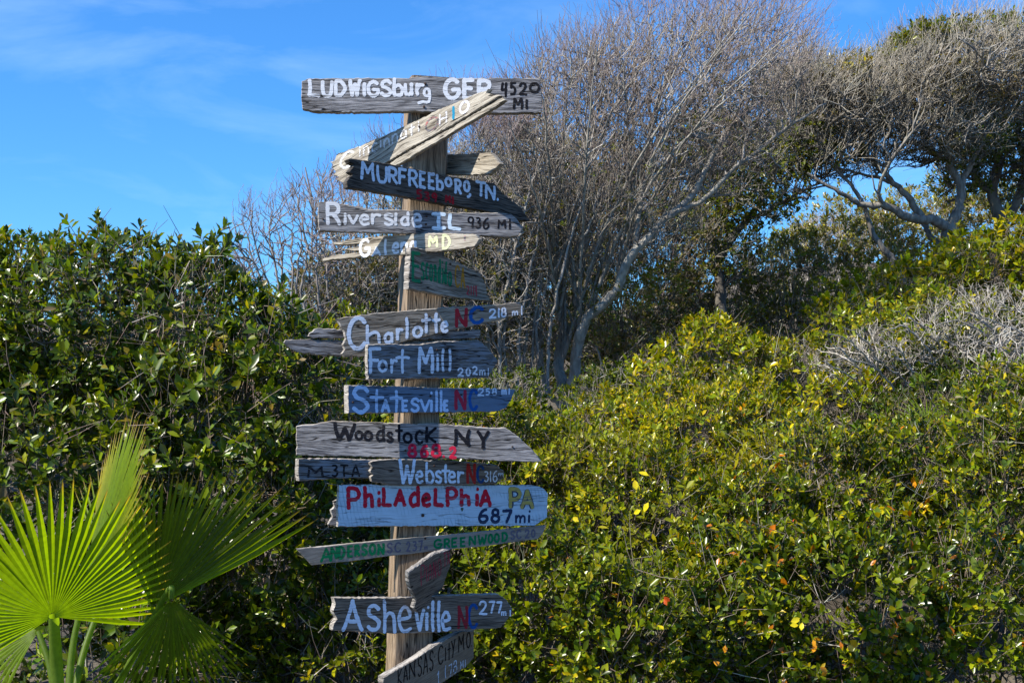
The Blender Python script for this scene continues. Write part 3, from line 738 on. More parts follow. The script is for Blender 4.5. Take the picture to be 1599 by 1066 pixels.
mk_tree('bare_shrub', 'dense tangle of bare grey stems directly behind the upper half of the signpost', stems(500, 860, 620, 260, Y + .8, 30, .016, 5),
        [(600, 390, Y + .8, 120, 110, .8, 3), (740, 340, Y + .8, 110, 150, .8, 4), (660, 300, Y + .8, 100, 90, .8, 2), (780, 470, Y + .8, 90, 130, .7, 2), (540, 440, Y + .8, 90, 70, .7, 1.2)],
        [dict(n=160, r0=.010, r1=.004, k=7, sides=4, wig=.09, maxd=1.4, col=PALE),
         dict(n=1500, r0=.0045, r1=.002, k=6, sides=3, wig=.12, maxd=.7, col=(.33, .29, .25), cv=.25),
         dict(n=8000, r0=.003, r1=.0014, k=3, sides=3, wig=.16, maxd=.4, col=(.33, .29, .25), cv=.3, keep=False),
         dict(n=900, env=[(620, 215, Y + .8, 70, 40, .6, 1.4), (720, 150, Y + .8, 90, 45, .7, 2.2), (570, 270, Y + .8, 50, 50, .6, 1), (800, 150, Y + .8, 60, 50, .6, 1)], r0=.003, r1=.0011, k=6, sides=3, wig=.05, maxd=.9, col=(.29, .25, .23), tip=PURP, up=.5)],
        leaves=[([(620, 400, Y + .8, 120, 80, .7, 1), (760, 420, Y + .8, 100, 150, .7, 1)], 900, .032, [G_OL, TAN, G_DK], [.4, .35, .25])])

# dead thicket on the right ------------------------------------------
Y = 9.9
limbs = []
for i in range(30):
    x = 1330 + i * 11 + random.uniform(-12, 12); yb = 615 - i * 2.2 + random.uniform(-25, 25); yy = Y - .25 + random.uniform(-.5, .2)
    a = random.choice((-1, -1, .8)) * random.uniform(.4, 1.1); q = random.uniform(.3, 1)
    limbs.append(([(x, yb, yy), (x + a * 25, yb - 40 * q, yy - .1), (x + a * 70, yb - 75 * q, yy - .2), (x + a * 120, yb - 80 * q + random.uniform(-20, 20), yy - .3)], .008, .003))
mk_tree('dead_thicket', 'sprawling dead grey thicket of leafless stems on the slope at the right', limbs,
        [(1400, 540, Y - .3, 110, 45, .5, 2), (1530, 510, Y - .4, 110, 75, .5, 3), (1310, 570, Y - .2, 60, 35, .4, 1), (1570, 570, Y - .8, 80, 65, .5, 2)],
        [dict(n=260, r0=.005, r1=.0025, k=7, sides=4, wig=.08, maxd=1.1, col=(.42, .39, .34), up=.1, lean=(-.9, 0, .2)),
         dict(n=1400, r0=.0034, r1=.0016, k=6, sides=3, wig=.08, maxd=.7, col=(.42, .39, .34), lean=(-.9, 0, .1), cv=.25),
         dict(n=3800, r0=.0024, r1=.0013, k=4, sides=3, wig=.1, maxd=.4, col=(.40, .36, .31), cv=.25, keep=False)], col=(.38, .35, .31),
        leaves=[([(1430, 500, Y - .3, 160, 70, .5, 1)], 260, .05, [G_LT, G_MD, G_YL], [.5, .3, .2])])

# a pale background thicket, far right-centre -------------------------
Y = 16.0
mk_tree('bare_shrub', 'hazy pale leafless shrub top behind the olive bush under the windswept canopy', stems(1230, 1400, 460, 350, Y, 14, .014),
        [(1310, 370, Y, 90, 45, .8, 1)],
        [dict(n=150, r0=.008, r1=.004, k=6, sides=3, wig=.08, maxd=1.2, col=(.42, .39, .37)),
         dict(n=2200, r0=.0042, r1=.002, k=5, sides=3, wig=.12, maxd=.6, col=(.42, .39, .37), cv=.2, keep=False)], col=(.4, .37, .34))

# ------------------------------------------------------------------ fan palm
def seg_mesh(a, L, da, fuse, droop, roll, mat, base_r=.03, curl=0.0, tipc=True, yel=0.0, shade_mul=1.0):
    """one pleated palm segment in frond space: x/y plane, z towards the viewer's side; a = direction angle"""
    rs = np.array([base_r, .12, .3, .48, .62, .75, .87, .95, 1.0])
    hw = np.where(rs <= fuse, rs * math.tan(da), fuse * math.tan(da) * np.maximum(0, (1 - rs) / (1 - fuse)) ** .75)
    d = np.array([math.cos(a), math.sin(a)]); s = np.array([-d[1], d[0]])
    V = []; C = []
    g0 = np.array([.15, .23, .004]) * random.uniform(.8, 1.15); g1 = np.array([.23, .30, .004]); g2 = np.array([.38, .25, .07])
    g1 = g1 + (np.array([.55, .42, .03]) - g1) * yel
    for r, h in zip(rs, hw):
        z = -droop * L * r ** 2.2 + roll * r
        off = curl * L * r ** 2
        c = g0 + (g1 - g0) * max(0, r - .4) / .6
        if tipc and r > .93: c = g2
        for q, zz in ((-1, 0.0), (0, .55), (1, 0.0)):
            p = d * (r * L) + s * (q * h * L + off)
            V.append((p[0], p[1], z + zz * h * L + (.001 if q else 0))); C.append(c * (1.12 if q == 0 else 1) * shade_mul)  # last factor paints a frond's shade into its segment colour
    F = []
    for i in range(len(rs) - 1):
        for j in range(2):
            o = i * 3 + j
            F.append((o, o + 1, o + 4, o + 3))
    return mesh_np('leaf_segment', np.array(V), np.array(F), mat, cols=np.array(C), smooth=False)

palm = thing('fan_palm', 'young fan palm with big green fronds at the bottom left', 'palm', tuple(px3(95, 1066, 5.0) * np.array([1, 1, 0])))
PL = np.array(palm.location)
def frond(hub, Nrm, a0, a1, n, L, lfun=None, droop=.12, fuse=.5, label=None, petiole=None, pr=.012, cup=.0, yel=0.0, shade_mul=1.0, root=None, n0=None):
    palm = root or globals()['palm']; PL = np.array(palm.location)
    """fan frond: hub point, facing normal, angular range (degrees, screen-like: 0 = right, 90 = up)"""
    Nn = norm(np.array(Nrm, dtype=float)); X = norm(np.cross(np.array([0, 0, 1.0]), Nn)) ; Yv = np.cross(Nn, X)
    f = Tubes()
    pts = catmull([np.array(p) - PL for p in petiole], 14)
    f.add(pts[None], np.linspace(pr * 1.3, pr * .8, 14)[None], 8, (.16, .24, .03))
    fr = link('frond', f.mesh('frond', M_PALM), palm)
    if label: fr['label'] = label
    Mx = Matrix(((X[0], Yv[0], Nn[0], hub[0] - PL[0]), (X[1], Yv[1], Nn[1], hub[1] - PL[1]), (X[2], Yv[2], Nn[2], hub[2] - PL[2]), (0, 0, 0, 1)))
    da = R((a1 - a0) / n / 2)
    for i in range(n):
        a = R(a0 + (a1 - a0) * (i + .5) / n); t = (i + .5) / n
        l = L * (lfun(t) if lfun else 1) * random.uniform(.95, 1.04)
        o = link('leaf_segment', seg_mesh(a + random.uniform(-.006, .006), l, da * 1.02, fuse + random.uniform(-.03, .03), droop * random.uniform(.7, 1.3), cup * abs(t - .5), M_PALM, curl=random.uniform(-.02, .02), yel=yel * max(0, abs(t - .5) * 3.2 - .6), shade_mul=shade_mul * (1 + 1.2 * (shade_mul < 1) * max(0, 1 - t * 9))), fr)  # fronds with painted shade ease to a lighter tone at one edge
        o.matrix_basis = Mx
    return fr
h1 = px3(82, 962, 4.85)
frond(h1, (.62, -.9, -.5), -14, 216, 46, .50, lambda t: .78 + .24 * math.sin(math.pi * min(1, t * 1.05)), droop=.06, fuse=.60, petiole=[px3(92, 1150, 4.95), px3(88, 1040, 4.95), h1 + np.array([0, .012, 0])], pr=.022,
      label='large round frond spread open towards the path')
h2 = px3(132, 925, 5.15)
frond(h2, (-.82, -.50, .22), 32, 108, 28, .64, lambda t: .80 + .3 * math.sin(math.pi * t), droop=-.02, fuse=.74, petiole=[px3(105, 1150, 5.0), px3(112, 1020, 5.1), h2], yel=1.0, label='tall narrow frond seen edge on with yellow tips')
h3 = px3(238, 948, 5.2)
frond(h3, (.45, -1, -.2), 24, 116, 28, .70, lambda t: 1.0 - .42 * t, droop=.05, fuse=.62, shade_mul=.5, petiole=[px3(115, 1190, 5.25), px3(190, 1060, 5.25), h3], label='dark half open frond pointing right')  # shade painted into this frond's green
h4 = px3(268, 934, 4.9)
frond(h4, (.3, -1, -.2), -136, -40, 26, .46, lambda t: 1.05 - .2 * abs(t - .5), droop=.22, shade_mul=.6, fuse=.45, petiole=[px3(110, 1190, 5.2), px3(200, 1040, 5.2), h4 + np.array([-.02, .02, .02]), h4], label='drooping frond hanging to the bottom edge')  # green darkened here to stand in for shade
h5 = px3(60, 985, 5.1)
frond(h5, (-.3, -1, .5), 160, 250, 14, .38, droop=.25, fuse=.4, petiole=[px3(90, 1150, 5.0), px3(80, 1050, 5.05), h5], label='low frond folding towards the left edge')
h6 = px3(175, 900, 5.35)
frond(h6, (-.5, -1, .1), 55, 130, 16, .42, droop=.05, fuse=.5, petiole=[px3(105, 1150, 5.05), px3(130, 1020, 5.2), h6], label='pale frond half hidden behind the round one')
tk = Tubes(); tk.add(catmull([np.array([0, 0, -.05]), np.array([0, 0, .2]), np.array([.0, 0, .42])], 8)[None], np.linspace(.07, .05, 8)[None], 10, (.16, .12, .08))
link('trunk', tk.mesh('trunk', M_BARK), palm)

pb = px3(1452, 700, 8.3)
palm2 = thing('small_fan_palm', 'small pale fan palm poking out of the shrubs below the dead thicket', 'palm', tuple(pb))
for hx, hy, a0, a1, L in ((1448, 662, 5, 175, .20), (1470, 668, -20, 120, .17), (1430, 672, 60, 200, .15)):
    hh = px3(hx, hy, 8.0)
    frond(hh, (.1, -1, .5), a0, a1, 15, L, droop=.2, fuse=.3, petiole=[pb, (pb + hh) / 2, hh], pr=.004, root=palm2)

# ------------------------------------------------------------------ signpost
POST_AZ = R(16); PWID = .14
pn = np.array([math.sin(POST_AZ), -math.cos(POST_AZ), 0]); pt_ = np.array([math.cos(POST_AZ), math.sin(POST_AZ), 0])
PB = px3(637, 1066, 5.0); PT = px3(667, 126, 5.0)
def post_c(z):
    return PB + (PT - PB) * ((z - PB[2]) / (PT[2] - PB[2]))
base = post_c(0.0)
SP = thing('signpost', 'tall wooden signpost covered with hand painted boards naming far away towns', 'signpost', tuple(base))
SL = np.array(base)

M_POST = wood_mat('post_wood', (.34, .255, .175), (.11, .08, .055), crack=1.0, scale=.7, bump=.9)
wood = {
    'grey': wood_mat('grey_wood', *GREY),
    'warm': wood_mat('warm_grey_wood', (.36, .31, .25), (.09, .07, .05)),
    'pale': wood_mat('bleached_wood', (.47, .43, .355), (.17, .145, .115), crack=1.0),
    'end': wood_mat('bare_end_grain', (.42, .39, .35), (.16, .14, .12), bump=.6),
    'dark': wood_mat('charred_wood', (.12, .105, .09), (.012, .011, .01)),
    'brown': wood_mat('brown_wood', (.21, .175, .14), (.06, .05, .042), bump=.7),
    'blue': wood_mat('blue_stained_wood', (.25, .25, .25), (.06, .06, .06), paint=(.105, .165, .25), cover=.72),
    'slate': wood_mat('slate_wood', (.22, .22, .22), (.045, .043, .042), paint=(.17, .20, .24), cover=.45),
    'sky': wood_mat('blue_painted_wood', (.30, .35, .38), (.10, .13, .15), crack=.6, paint=(.42, .57, .69), cover=.98, hatch=True, bump=.45),
    'umber': wood_mat('worn_umber_wood', (.25, .205, .155), (.15, .12, .09), crack=.2, bump=.4),
    'tan': wood_mat('plain_tan_wood', (.31, .27, .225), (.19, .16, .13), crack=.3, bump=.4),
}
# the post: a box with worn arrises and slightly uneven faces
def build_post():
    zs = np.linspace(-.3, PT[2], 60)
    sec = []
    h = PWID / 2; c = .008
    prof = [(-h, -h + c), (-h + c, -h), (0, -h), (h - c, -h), (h, -h + c), (h, 0), (h, h - c), (h - c, h), (-h + c, h), (-h, h - c), (-h, 0)]
    V = []; UV = []
    per = [0]
    for i in range(1, len(prof) + 1):
        a = prof[i - 1]; b = prof[i % len(prof)]; per.append(per[-1] + math.hypot(a[0] - b[0], a[1] - b[1]))
    for z in zs:
        C = post_c(z) - SL
        for i in range(len(prof) + 1):
            a = prof[i % len(prof)]
            j = .0012 * math.sin(z * 9 + i * 2.1)
            p = C + pt_ * (a[0] * (1 + j * 4)) + pn * (-a[1] * (1 + j * 4))
            V.append((p[0], p[1], z)); UV.append((z, per[i]))
    k = len(prof) + 1
    F = []
    for i in range(len(zs) - 1):
        for j in range(k - 1):
            F.append((i * k + j, i * k + j + 1, (i + 1) * k + j + 1, (i + 1) * k + j))
    V = np.array(V); UV = np.array(UV)
    n0 = len(V)
    C = post_c(zs[-1]) - SL
    V = np.vstack([V, [[C[0], C[1], zs[-1] + .004]]]); UV = np.vstack([UV, [[0, 0]]])
    for j in range(0, k - 1):
        o = (len(zs) - 1) * k + j
        F.append((o, o + 1, n0, n0))
    me = mesh_np('post', V, np.array([f for f in F if f[2] != f[3]]), M_POST, uv=UV, smooth=False)
    me2 = mesh_np('post_top', V[-k - 1:], np.array([(j, j + 1, k) for j in range(k - 1)]), M_POST, uv=UV[-k - 1:], smooth=False)
    link('post', me, SP); link('post_cap', me2, SP)
build_post()

# hand-lettering strokes: unit boxes, y up; 's' smooth, 'l' straight
def el(cx, cy, rx, ry, a0=0, a1=360, n=14):
    return [(cx + rx * math.cos(R(a0 + (a1 - a0) * i / (n - 1))), cy + ry * math.sin(R(a0 + (a1 - a0) * i / (n - 1)))) for i in range(n)]
GL = {
 'A': [('l', [(0, 0), (.5, 1), (1, 0)]), ('l', [(.2, .33), (.82, .33)])],
 'C': [('s', el(.58, .5, .58, .5, 42, 318))],
 'D': [('l', [(.05, 0), (.05, 1)]), ('s', [(.05, 1), (.6, .95), (1, .5), (.6, .04), (.05, 0)])],
 'E': [('l', [(1, 1), (0, 1), (0, 0), (1, 0)]), ('l', [(0, .52), (.8, .52)])],
 'F': [('l', [(1, 1), (0.05, 1), (.1, 0)]), ('l', [(0, .52), (.8, .52)])],
 'G': [('s', el(.55, .5, .55, .5, 45, 345)), ('l', [(.55, .45), (1.05, .45)])],
 'H': [('l', [(0, 0), (0, 1)]), ('l', [(1, 0), (1, 1)]), ('l', [(0, .5), (1, .5)])],
 'I': [('l', [(0, 1), (1, 1)]), ('l', [(.5, 1), (.5, 0)]), ('l', [(0, 0), (1, 0)])],
 'K': [('l', [(0, 0), (0, 1)]), ('l', [(1, .98), (.08, .42), (.95, 0)])],
 'L': [('l', [(.05, 1), (.02, .05), (1, 0)])],
 'M': [('l', [(0, 0), (.08, 1), (.5, .4), (.92, 1), (1, 0)])],
 'N': [('l', [(0, 0), (.03, 1), (.97, 0), (1, 1)])],
 'O': [('s', el(.5, .5, .5, .5, 90, 452, 18))],
 'P': [('l', [(.05, 0), (0, 1)]), ('s', [(0, 1), (.7, .98), (1, .72), (.7, .45), (.05, .42)])],
 'R': [('l', [(.03, 0), (0, 1)]), ('s', [(0, 1), (.65, .98), (.92, .74), (.65, .5), (.05, .47)]), ('l', [(.4, .48), (1, 0)])],
 'S': [('s', [(.98, .84), (.7, 1), (.25, .97), (.04, .76), (.25, .58), (.75, .45), (.98, .22), (.7, .01), (.3, 0), (.0, .14)])],
 'T': [('l', [(0, 1), (1, .98)]), ('l', [(.5, .98), (.5, 0)])],
 'U': [('s', [(0, 1), (.02, .4), (.2, .04), (.5, -.0), (.82, .06), (.97, .4), (1, 1)])],
 'W': [('l', [(0, 1), (.22, 0), (.5, .75), (.72, 0), (1, 1)])],
 'X': [('l', [(0, 0), (1, 1)]), ('l', [(0, 1), (1, 0)])],
 'Y': [('l', [(0, 1), (.5, .5), (1, 1)]), ('l', [(.5, .5), (.5, 0)])],
 'a': [('s', el(.48, .48, .48, .48, 30, 390, 14)), ('l', [(.92, .95), (1, 0)])],
 'b': [('l', [(0, 1), (.02, 0)]), ('s', [(.04, .5), (.5, .62), (.98, .36), (.75, .03), (.04, .02)])],
 'c': [('s', el(.55, .5, .55, .5, 45, 315, 12))],
 'd': [('l', [(.97, 1), (1, 0)]), ('s', [(.96, .55), (.5, .66), (.02, .32), (.3, 0), (.98, .08)])],
 'e': [('s', [(.08, .5), (.6, .52), (.95, .62), (.72, .96), (.3, .93), (.02, .5), (.25, .05), (.65, 0), (1, .1)])],
 'g': [('s', el(.55, .74, .42, .25, 20, 380, 14)), ('s', [(.95, .9), (1, .45), (.9, .12), (.5, .05), (.0, .08), (-.75, 0)])],
 'h': [('l', [(0, 1), (.03, 0)]), ('s', [(.04, .42), (.45, .6), (.85, .5), (.95, 0)])],
 'i': [('l', [(.5, 1), (.5, 0)])],
 'j': [('l', [(.5, .68), (.5, 0)]), ('l', [(.5, 1), (.52, .97)])],
 'l': [('l', [(.5, 1), (.5, 0)])],
 'm': [('l', [(0, 1), (.0, 0)]), ('s', [(.02, .6), (.25, .98), (.46, .8), (.48, 0)]), ('s', [(.5, .6), (.75, .98), (.97, .8), (1, 0)])],
 'n': [('l', [(0, 1), (.03, 0)]), ('s', [(.04, .65), (.45, 1), (.9, .8), (1, 0)])],
 'o': [('s', el(.5, .5, .5, .5, 90, 452, 16))],
 'r': [('l', [(.05, 1), (.1, 0)]), ('s', [(.12, .6), (.45, .95), (1, .9)])],
 's': [('s', [(.95, .86), (.6, 1), (.1, .9), (.1, .62), (.6, .48), (.98, .28), (.75, .02), (.3, 0), (.0, .12)])],
 't': [('l', [(.5, 1), (.5, 0)]), ('l', [(0, .66), (1, .66)])],
 'u': [('s', [(0, 1), (.04, .25), (.4, 0), (.85, .2)]), ('l', [(.95, 1), (1, 0)])],
 'v': [('l', [(0, 1), (.48, 0), (1, 1)])],
 'y': [('l', [(0, 1), (.5, .45)]), ('l', [(1, 1), (.3, 0)])],
 '0': [('s', el(.5, .5, .48, .5, 90, 452, 16))],
 '1': [('l', [(.5, 1), (.5, 0)])],
 '!': [('l', [(.15, .75), (.5, 1), (.5, 0)]), ('l', [(.05, 0), (.95, 0)])],
 '2': [('s', [(.05, .76), (.25, .97), (.7, .97), (.9, .72), (.6, .38), (.05, .02)]), ('l', [(.05, .02), (1, 0)])],
 '3': [('s', [(.05, .95), (.6, .98), (.85, .78), (.35, .54)]), ('s', [(.35, .54), (.95, .42), (.85, .1), (.4, 0), (0, .08)])],
 '4': [('l', [(.2, 1), (.05, .48), (.9, .5)]), ('l', [(.85, 1), (.8, 0)])],
 '5': [('l', [(.95, 1), (.15, 1), (.1, .58)]), ('s', [(.1, .58), (.6, .64), (.97, .36), (.7, .04), (.05, .03)])],
 '6': [('s', [(.85, .98), (.4, .85), (.05, .4), (.2, .04), (.6, 0), (.97, .22), (.75, .5), (.15, .42)])],
 '7': [('l', [(.0, .96), (1, 1), (.4, 0)])],
 '8': [('s', el(.5, .76, .38, .24, 90, 452, 14)), ('s', el(.5, .27, .48, .27, 90, 452, 14))],
 '9': [('s', el(.45, .72, .43, .27, 0, 360, 14)), ('l', [(.9, .8), (.75, 0)])],
 '.': [('l', [(.4, .5), (.6, .5)])],
 ',': [('s', [(.8, 1), (.75, .4), (.1, 0)])],
}

class Board:
    def __init__(s, outline, az, off, thick, mat, slope=0.0, label=None, zc=None, pieces=(), behind=False, jit=.0009, bev=.0035, tilt=0.0):
        """outline in the plane of the board (given where its points are seen), az = way it faces, off = gap to the post"""
        s.n = np.array([math.sin(R(az)) * math.cos(R(tilt)), -math.cos(R(az)) * math.cos(R(tilt)), -math.sin(R(tilt))])
        ys = [p[1] for p in outline]; cy = zc if zc is not None else sum(ys) / len(ys)
        zz = px3(650, cy, 5.0)[2]
        C = post_c(zz)
        da = R(az) - POST_AZ
        sup = PWID / 2 * (abs(math.cos(da)) + abs(math.sin(da)))
        s.p0 = C - s.n * (sup + off) if behind else C + s.n * (sup + off + thick)
        s.th = thick
        a = s.hit(640, cy); b = s.hit(660, cy + slope * 20)
        s.U = norm(b - a); s.V = norm(np.cross(s.U, -s.n)) * -1
        if s.V[2] < 0: s.V = -s.V
        s.mat = mat
        Board.k = getattr(Board, 'k', 0) + 1
        s.uo = np.array([Board.k * 3.37, Board.k * 1.71])
        s.jit = jit; s.bev = bev
        bm = s.build([outline] + [q for q, _ in pieces], [0.0] + [d for _, d in pieces])
        s.o = link('sign_board', bm, SP)
        if label: s.o['label'] = label
        s.nl = 0
    def hit(s, px, py):
        d = ray(px, py); t = np.dot(s.p0 - CAM, s.n) / np.dot(d, s.n)
        return CAM + d * t
    def uv(s, px, py):
        p = s.hit(px, py) - s.p0
        return np.array([p @ s.U, p @ s.V])
    def xyz(s, uv, dz=0.0):
        return s.p0 + uv[0] * s.U + uv[1] * s.V + s.n * dz - SL
    def build(s, outs, depths):
        V = []; F = []; UV = []
        for out, dep in zip(outs, depths):
            q = [s.uv(*p) for p in out]
            A = sum(q[i][0] * q[(i + 1) % len(q)][1] - q[(i + 1) % len(q)][0] * q[i][1] for i in range(len(q)))
            if A < 0: q = q[::-1]
            P = []
            for i in range(len(q)):
                a, b = q[i], q[(i + 1) % len(q)]
                L = np.linalg.norm(b - a); m = max(1, int(L / .009))
                nn = np.array([-(b - a)[1], (b - a)[0]]) / max(L, 1e-6)
                for j in range(m):
                    P.append(a + (b - a) * j / m + (nn * rng.normal() * s.jit if j else 0))
            P = np.array(P); n = len(P)
            tn = norm(np.roll(P, -1, 0) - np.roll(P, 1, 0)); nin = np.stack([-tn[:, 1], tn[:, 0]], -1)
            ins = P + nin * s.bev * (.45 + .35 * rng.uniform(0, 1, (n, 1)))
            bd = s.bev * (.4 + .9 * np.abs(rng.normal(size=n)))
            bd = np.minimum(bd, s.th * .4)
            o = len(V)
            for i in range(n): V.append(s.xyz(ins[i], -dep)); UV.append(ins[i])
            for i in range(n): V.append(s.xyz(P[i], -dep - bd[i])); UV.append(P[i] + nin[i] * -.002)
            for i in range(n): V.append(s.xyz(P[i], -s.th)); UV.append(P[i] - nin[i] * s.th)
            F.append(tuple(range(o, o + n)))
            for r in (0, 1):
                for i in range(n):
                    j = (i + 1) % n
                    F.append((o + r * n + j, o + r * n + i, o + (r + 1) * n + i, o + (r + 1) * n + j))
            F.append(tuple(range(o + 3 * n - 1, o + 2 * n - 1, -1)))
        me = bpy.data.meshes.new('sign_board'); me.from_pydata([tuple(v) for v in V], [], F)
        l = me.uv_layers.new(name='UVMap'); vi = np.zeros(len(me.loops), dtype=np.int32); me.loops.foreach_get('vertex_index', vi)
        U = (np.array(UV) + s.uo)[vi]; l.data.foreach_set('uv', U.astype(np.float32).ravel())
        me.materials.append(s.mat); me.materials.append(wood['end'] if s.mat not in (wood['pale'], wood['dark']) else s.mat)
        me.polygons.foreach_set('material_index', np.array([0 if len(f) > 4 else 1 for f in F], dtype=np.int32)); me.update()
        return me
    def paint(s, chars, w, rgb, cover=.8, slope=0.0, base=GREY, lift=.0005, label=None, wob=.10):
        """chars: (glyph, x0, y_top, x1, y_bottom[, stroke width]) boxes on the face; slope shears each glyph with the line"""
        lay = 0
        sc = np.linalg.norm(s.hit(650, 640) - CAM) / FPX if False else 5.0 / FPX
        for ch in chars:
            V = []; F = []; UV = []
            g, x0, y0, x1, y1 = ch[:5]; ww = (ch[5] if len(ch) > 5 else w) * sc
            inx = min(w * .35, (x1 - x0) * .3); iny = min(w * .35, (y1 - y0) * .2)
            xa, xb, ya, yb = x0 + inx, x1 - inx, y0 + iny, y1 - iny
            cx = (x0 + x1) / 2
            for kind, pts in GL[g]:
                runs = []
                if kind == 's':
                    pp = catmull(pts, max(10, len(pts) * 3)); runs.append(pp)
                else:
                    for i in range(len(pts) - 1): runs.append(np.array([pts[i], pts[i + 1]], dtype=float))
                for run in runs:
                    q = np.array([s.uv(xa + (xb - xa) * p[0], yb + (ya - yb) * p[1] + slope * (xa + (xb - xa) * p[0] - cx)) for p in run])
                    if len(q) == 2:
                        m = max(3, int(np.linalg.norm(q[1] - q[0]) / .005)); t = np.linspace(0, 1, m)[:, None]
                        dd = q[1] - q[0]; nn = np.array([-dd[1], dd[0]])
                        bow = rng.normal() * .03
                        q = q[0] + dd * t + nn * bow * np.sin(t * math.pi)
                    s._ribbon(q, ww, V, F, UV, s_lift := lift + lay * .00004, wob); lay += 1
            me = bpy.data.meshes.new('letter'); me.from_pydata([tuple(v) for v in V], [], F)
            l = me.uv_layers.new(name='UVMap'); vi = np.zeros(len(me.loops), dtype=np.int32); me.loops.foreach_get('vertex_index', vi)
            l.data.foreach_set('uv', (np.array(UV) + s.uo)[vi].astype(np.float32).ravel())
            me.materials.append(paint_mat(rgb, cover, base)); me.update()
            link('letter', me, s.o)
        return s
    def _ribbon(s, q, ww, V, F, UV, lift, wob):
        q = np.array(q); n = len(q)
        T = norm(np.gradient(q, axis=0)); N = np.stack([-T[:, 1], T[:, 0]], -1)
        wl = ww / 2 * (1 + rng.normal(size=n) * wob); wr = ww / 2 * (1 + rng.normal(size=n) * wob)
        o = len(V)
        for i in range(n):
            for sd, wv in ((1, wl[i]), (-1, wr[i])):
                p = q[i] + N[i] * sd * wv; V.append(s.xyz(p, lift)); UV.append(p)
        for i in range(n - 1):
            F.append((o + 2 * i + 1, o + 2 * i + 3, o + 2 * i + 2, o + 2 * i))
        for e, i in ((-1, 0), (1, n - 1)):
            c0 = len(V); ids = []
            for k in range(1, 4):
                a = k * math.pi / 4
                p = q[i] + (N[i] * math.cos(a) + T[i] * e * math.sin(a) * .8) * (wl[i] + wr[i]) / 2
                ids.append(len(V)); V.append(s.xyz(p, lift)); UV.append(p)
            loop = [o + 2 * i] + ids + [o + 2 * i + 1]
            F.append(tuple(loop if e > 0 else loop[::-1])[::-1] if False else (tuple(loop[::-1]) if e > 0 else tuple(loop)))
    def nail(s, px, py, r=.0045):
        u = s.uv(px, py); V = []; k = 9
        for rr, z in ((r, -.001), (r, .0025), (r * .55, .0038)):
            for i in range(k):
                a = i * 2 * math.pi / k; V.append(s.xyz(u + np.array([math.cos(a), math.sin(a)]) * rr, z))
        F = [(r_ * k + i, r_ * k + (i + 1) % k, (r_ + 1) * k + (i + 1) % k, (r_ + 1) * k + i) for r_ in (0, 1) for i in range(k)]
        F.append(tuple(range(2 * k, 3 * k)))
        me = bpy.data.meshes.new('nail'); me.from_pydata([tuple(v) for v in V], [], F); me.materials.append(M_RUST); me.update()
        link('nail', me, s.o); return s
    def chars(s, txt, xs, ytop, hs, slope=0.0):
        pass

def line(txt, x0, x1, yt0, yb0, yt1, yb1, gap=.18):
    """evenly spaced glyph boxes between two ends"""
    n = len(txt); st = (x1 - x0) / n; out = []
    for i, c in enumerate(txt):
        if c == ' ': continue
        a = x0 + st * i; b = a + st * (1 - gap); t = ((a + b) / 2 - x0) / (x1 - x0)
        out.append((c, a, yt0 + (yt1 - yt0) * t, b, yb0 + (yb1 - yb0) * t))
    return out

WHITE, BLACK, RED, BLUE, GREEN = (.66, .68, .72), (.007, .007, .010), (.36, .02, .03), (.02, .08, .28), (.002, .17, .06)

b = Board([(471, 127), (480, 123), (520, 122), (640, 122), (652, 119.5), (690, 120), (702, 122), (843, 122), (846, 150), (845, 176), (780, 177), (640, 174), (560, 175.5), (500, 175), (484, 173), (472, 170), (470, 150)],
          2, .0, .032, wood['grey'], label='weathered grey board at the very top, painted white LUDWIGSBURG GER and black 4520 MI')
b.paint([('L', 480.6, 124, 500, 152), ('U', 502, 126, 520, 152), ('D', 522, 125, 541, 151), ('W', 545, 124, 564, 151), ('i', 566, 129, 572, 151), ('G', 573, 126, 592, 152), ('S', 594, 125, 612, 151),
         ('b', 614, 121.5, 631, 151), ('u', 631, 130, 645, 150), ('r', 649, 130, 663, 150), ('g', 659, 137, 673, 163, 4.3)], 5.6, WHITE, .93)
b.paint([('G', 693, 122, 718, 156), ('E', 722.5, 123, 741, 155), ('R', 746, 124, 768, 155)], 6.6, WHITE, .95)
b.paint([('4', 782, 129, 793, 152), ('5', 796, 128, 806, 149), ('2', 810, 129, 823, 149), ('0', 826, 129, 843, 146), ('M', 801, 153, 816, 171), ('i', 820, 155, 825, 171)], 3.9, BLACK, .85)
b.nail(664, 131).nail(662, 167)

b = Board([(526, 240.5), (566, 225.5), (598, 212.5), (626, 199), (641, 192), (697, 165.5), (742, 147), (763, 139), (759, 145), (767, 147), (762, 151), (775, 148), (782, 149.5), (700, 199), (640, 232), (560, 281), (548, 285), (540, 287), (531, 284), (524, 281), (529, 277), (519, 274), (524, 268), (517, 262), (520, 258), (515, 253), (522, 250)],
          -38, .0, .022, wood['pale'], slope=-.55, zc=200, label='bleached split plank slanting up to the right, faded CINCINNATI OHIO', pieces=[([(782.8, 150.7), (787, 156), (772, 167), (707, 206), (632, 250), (560, 291), (548, 297), (547, 289), (560, 282.5), (640, 233.5), (700, 200.5)], .005)], bev=.004)
b.paint([('C', 531, 238, 553, 262, 4.5), ('j', 558, 229, 566, 245), ('n', 567, 228, 577, 242), ('c', 580, 223, 590, 238), ('j', 592, 214, 597, 231), ('n', 599, 216, 609, 229), ('n', 612, 209, 622, 223), ('a', 625, 203, 636, 217), ('t', 638, 194, 648, 212), ('j', 651, 190, 657, 206)], 3.0, (.70, .70, .70), .6, slope=-.5)
b.paint([('O', 664, 183, 685, 204)], 3.2, (.42, .12, .10), .42, slope=-.5)
b.paint([('H', 686, 176, 698, 194)], 2.8, (.7, .7, .75), .6, slope=-.5)
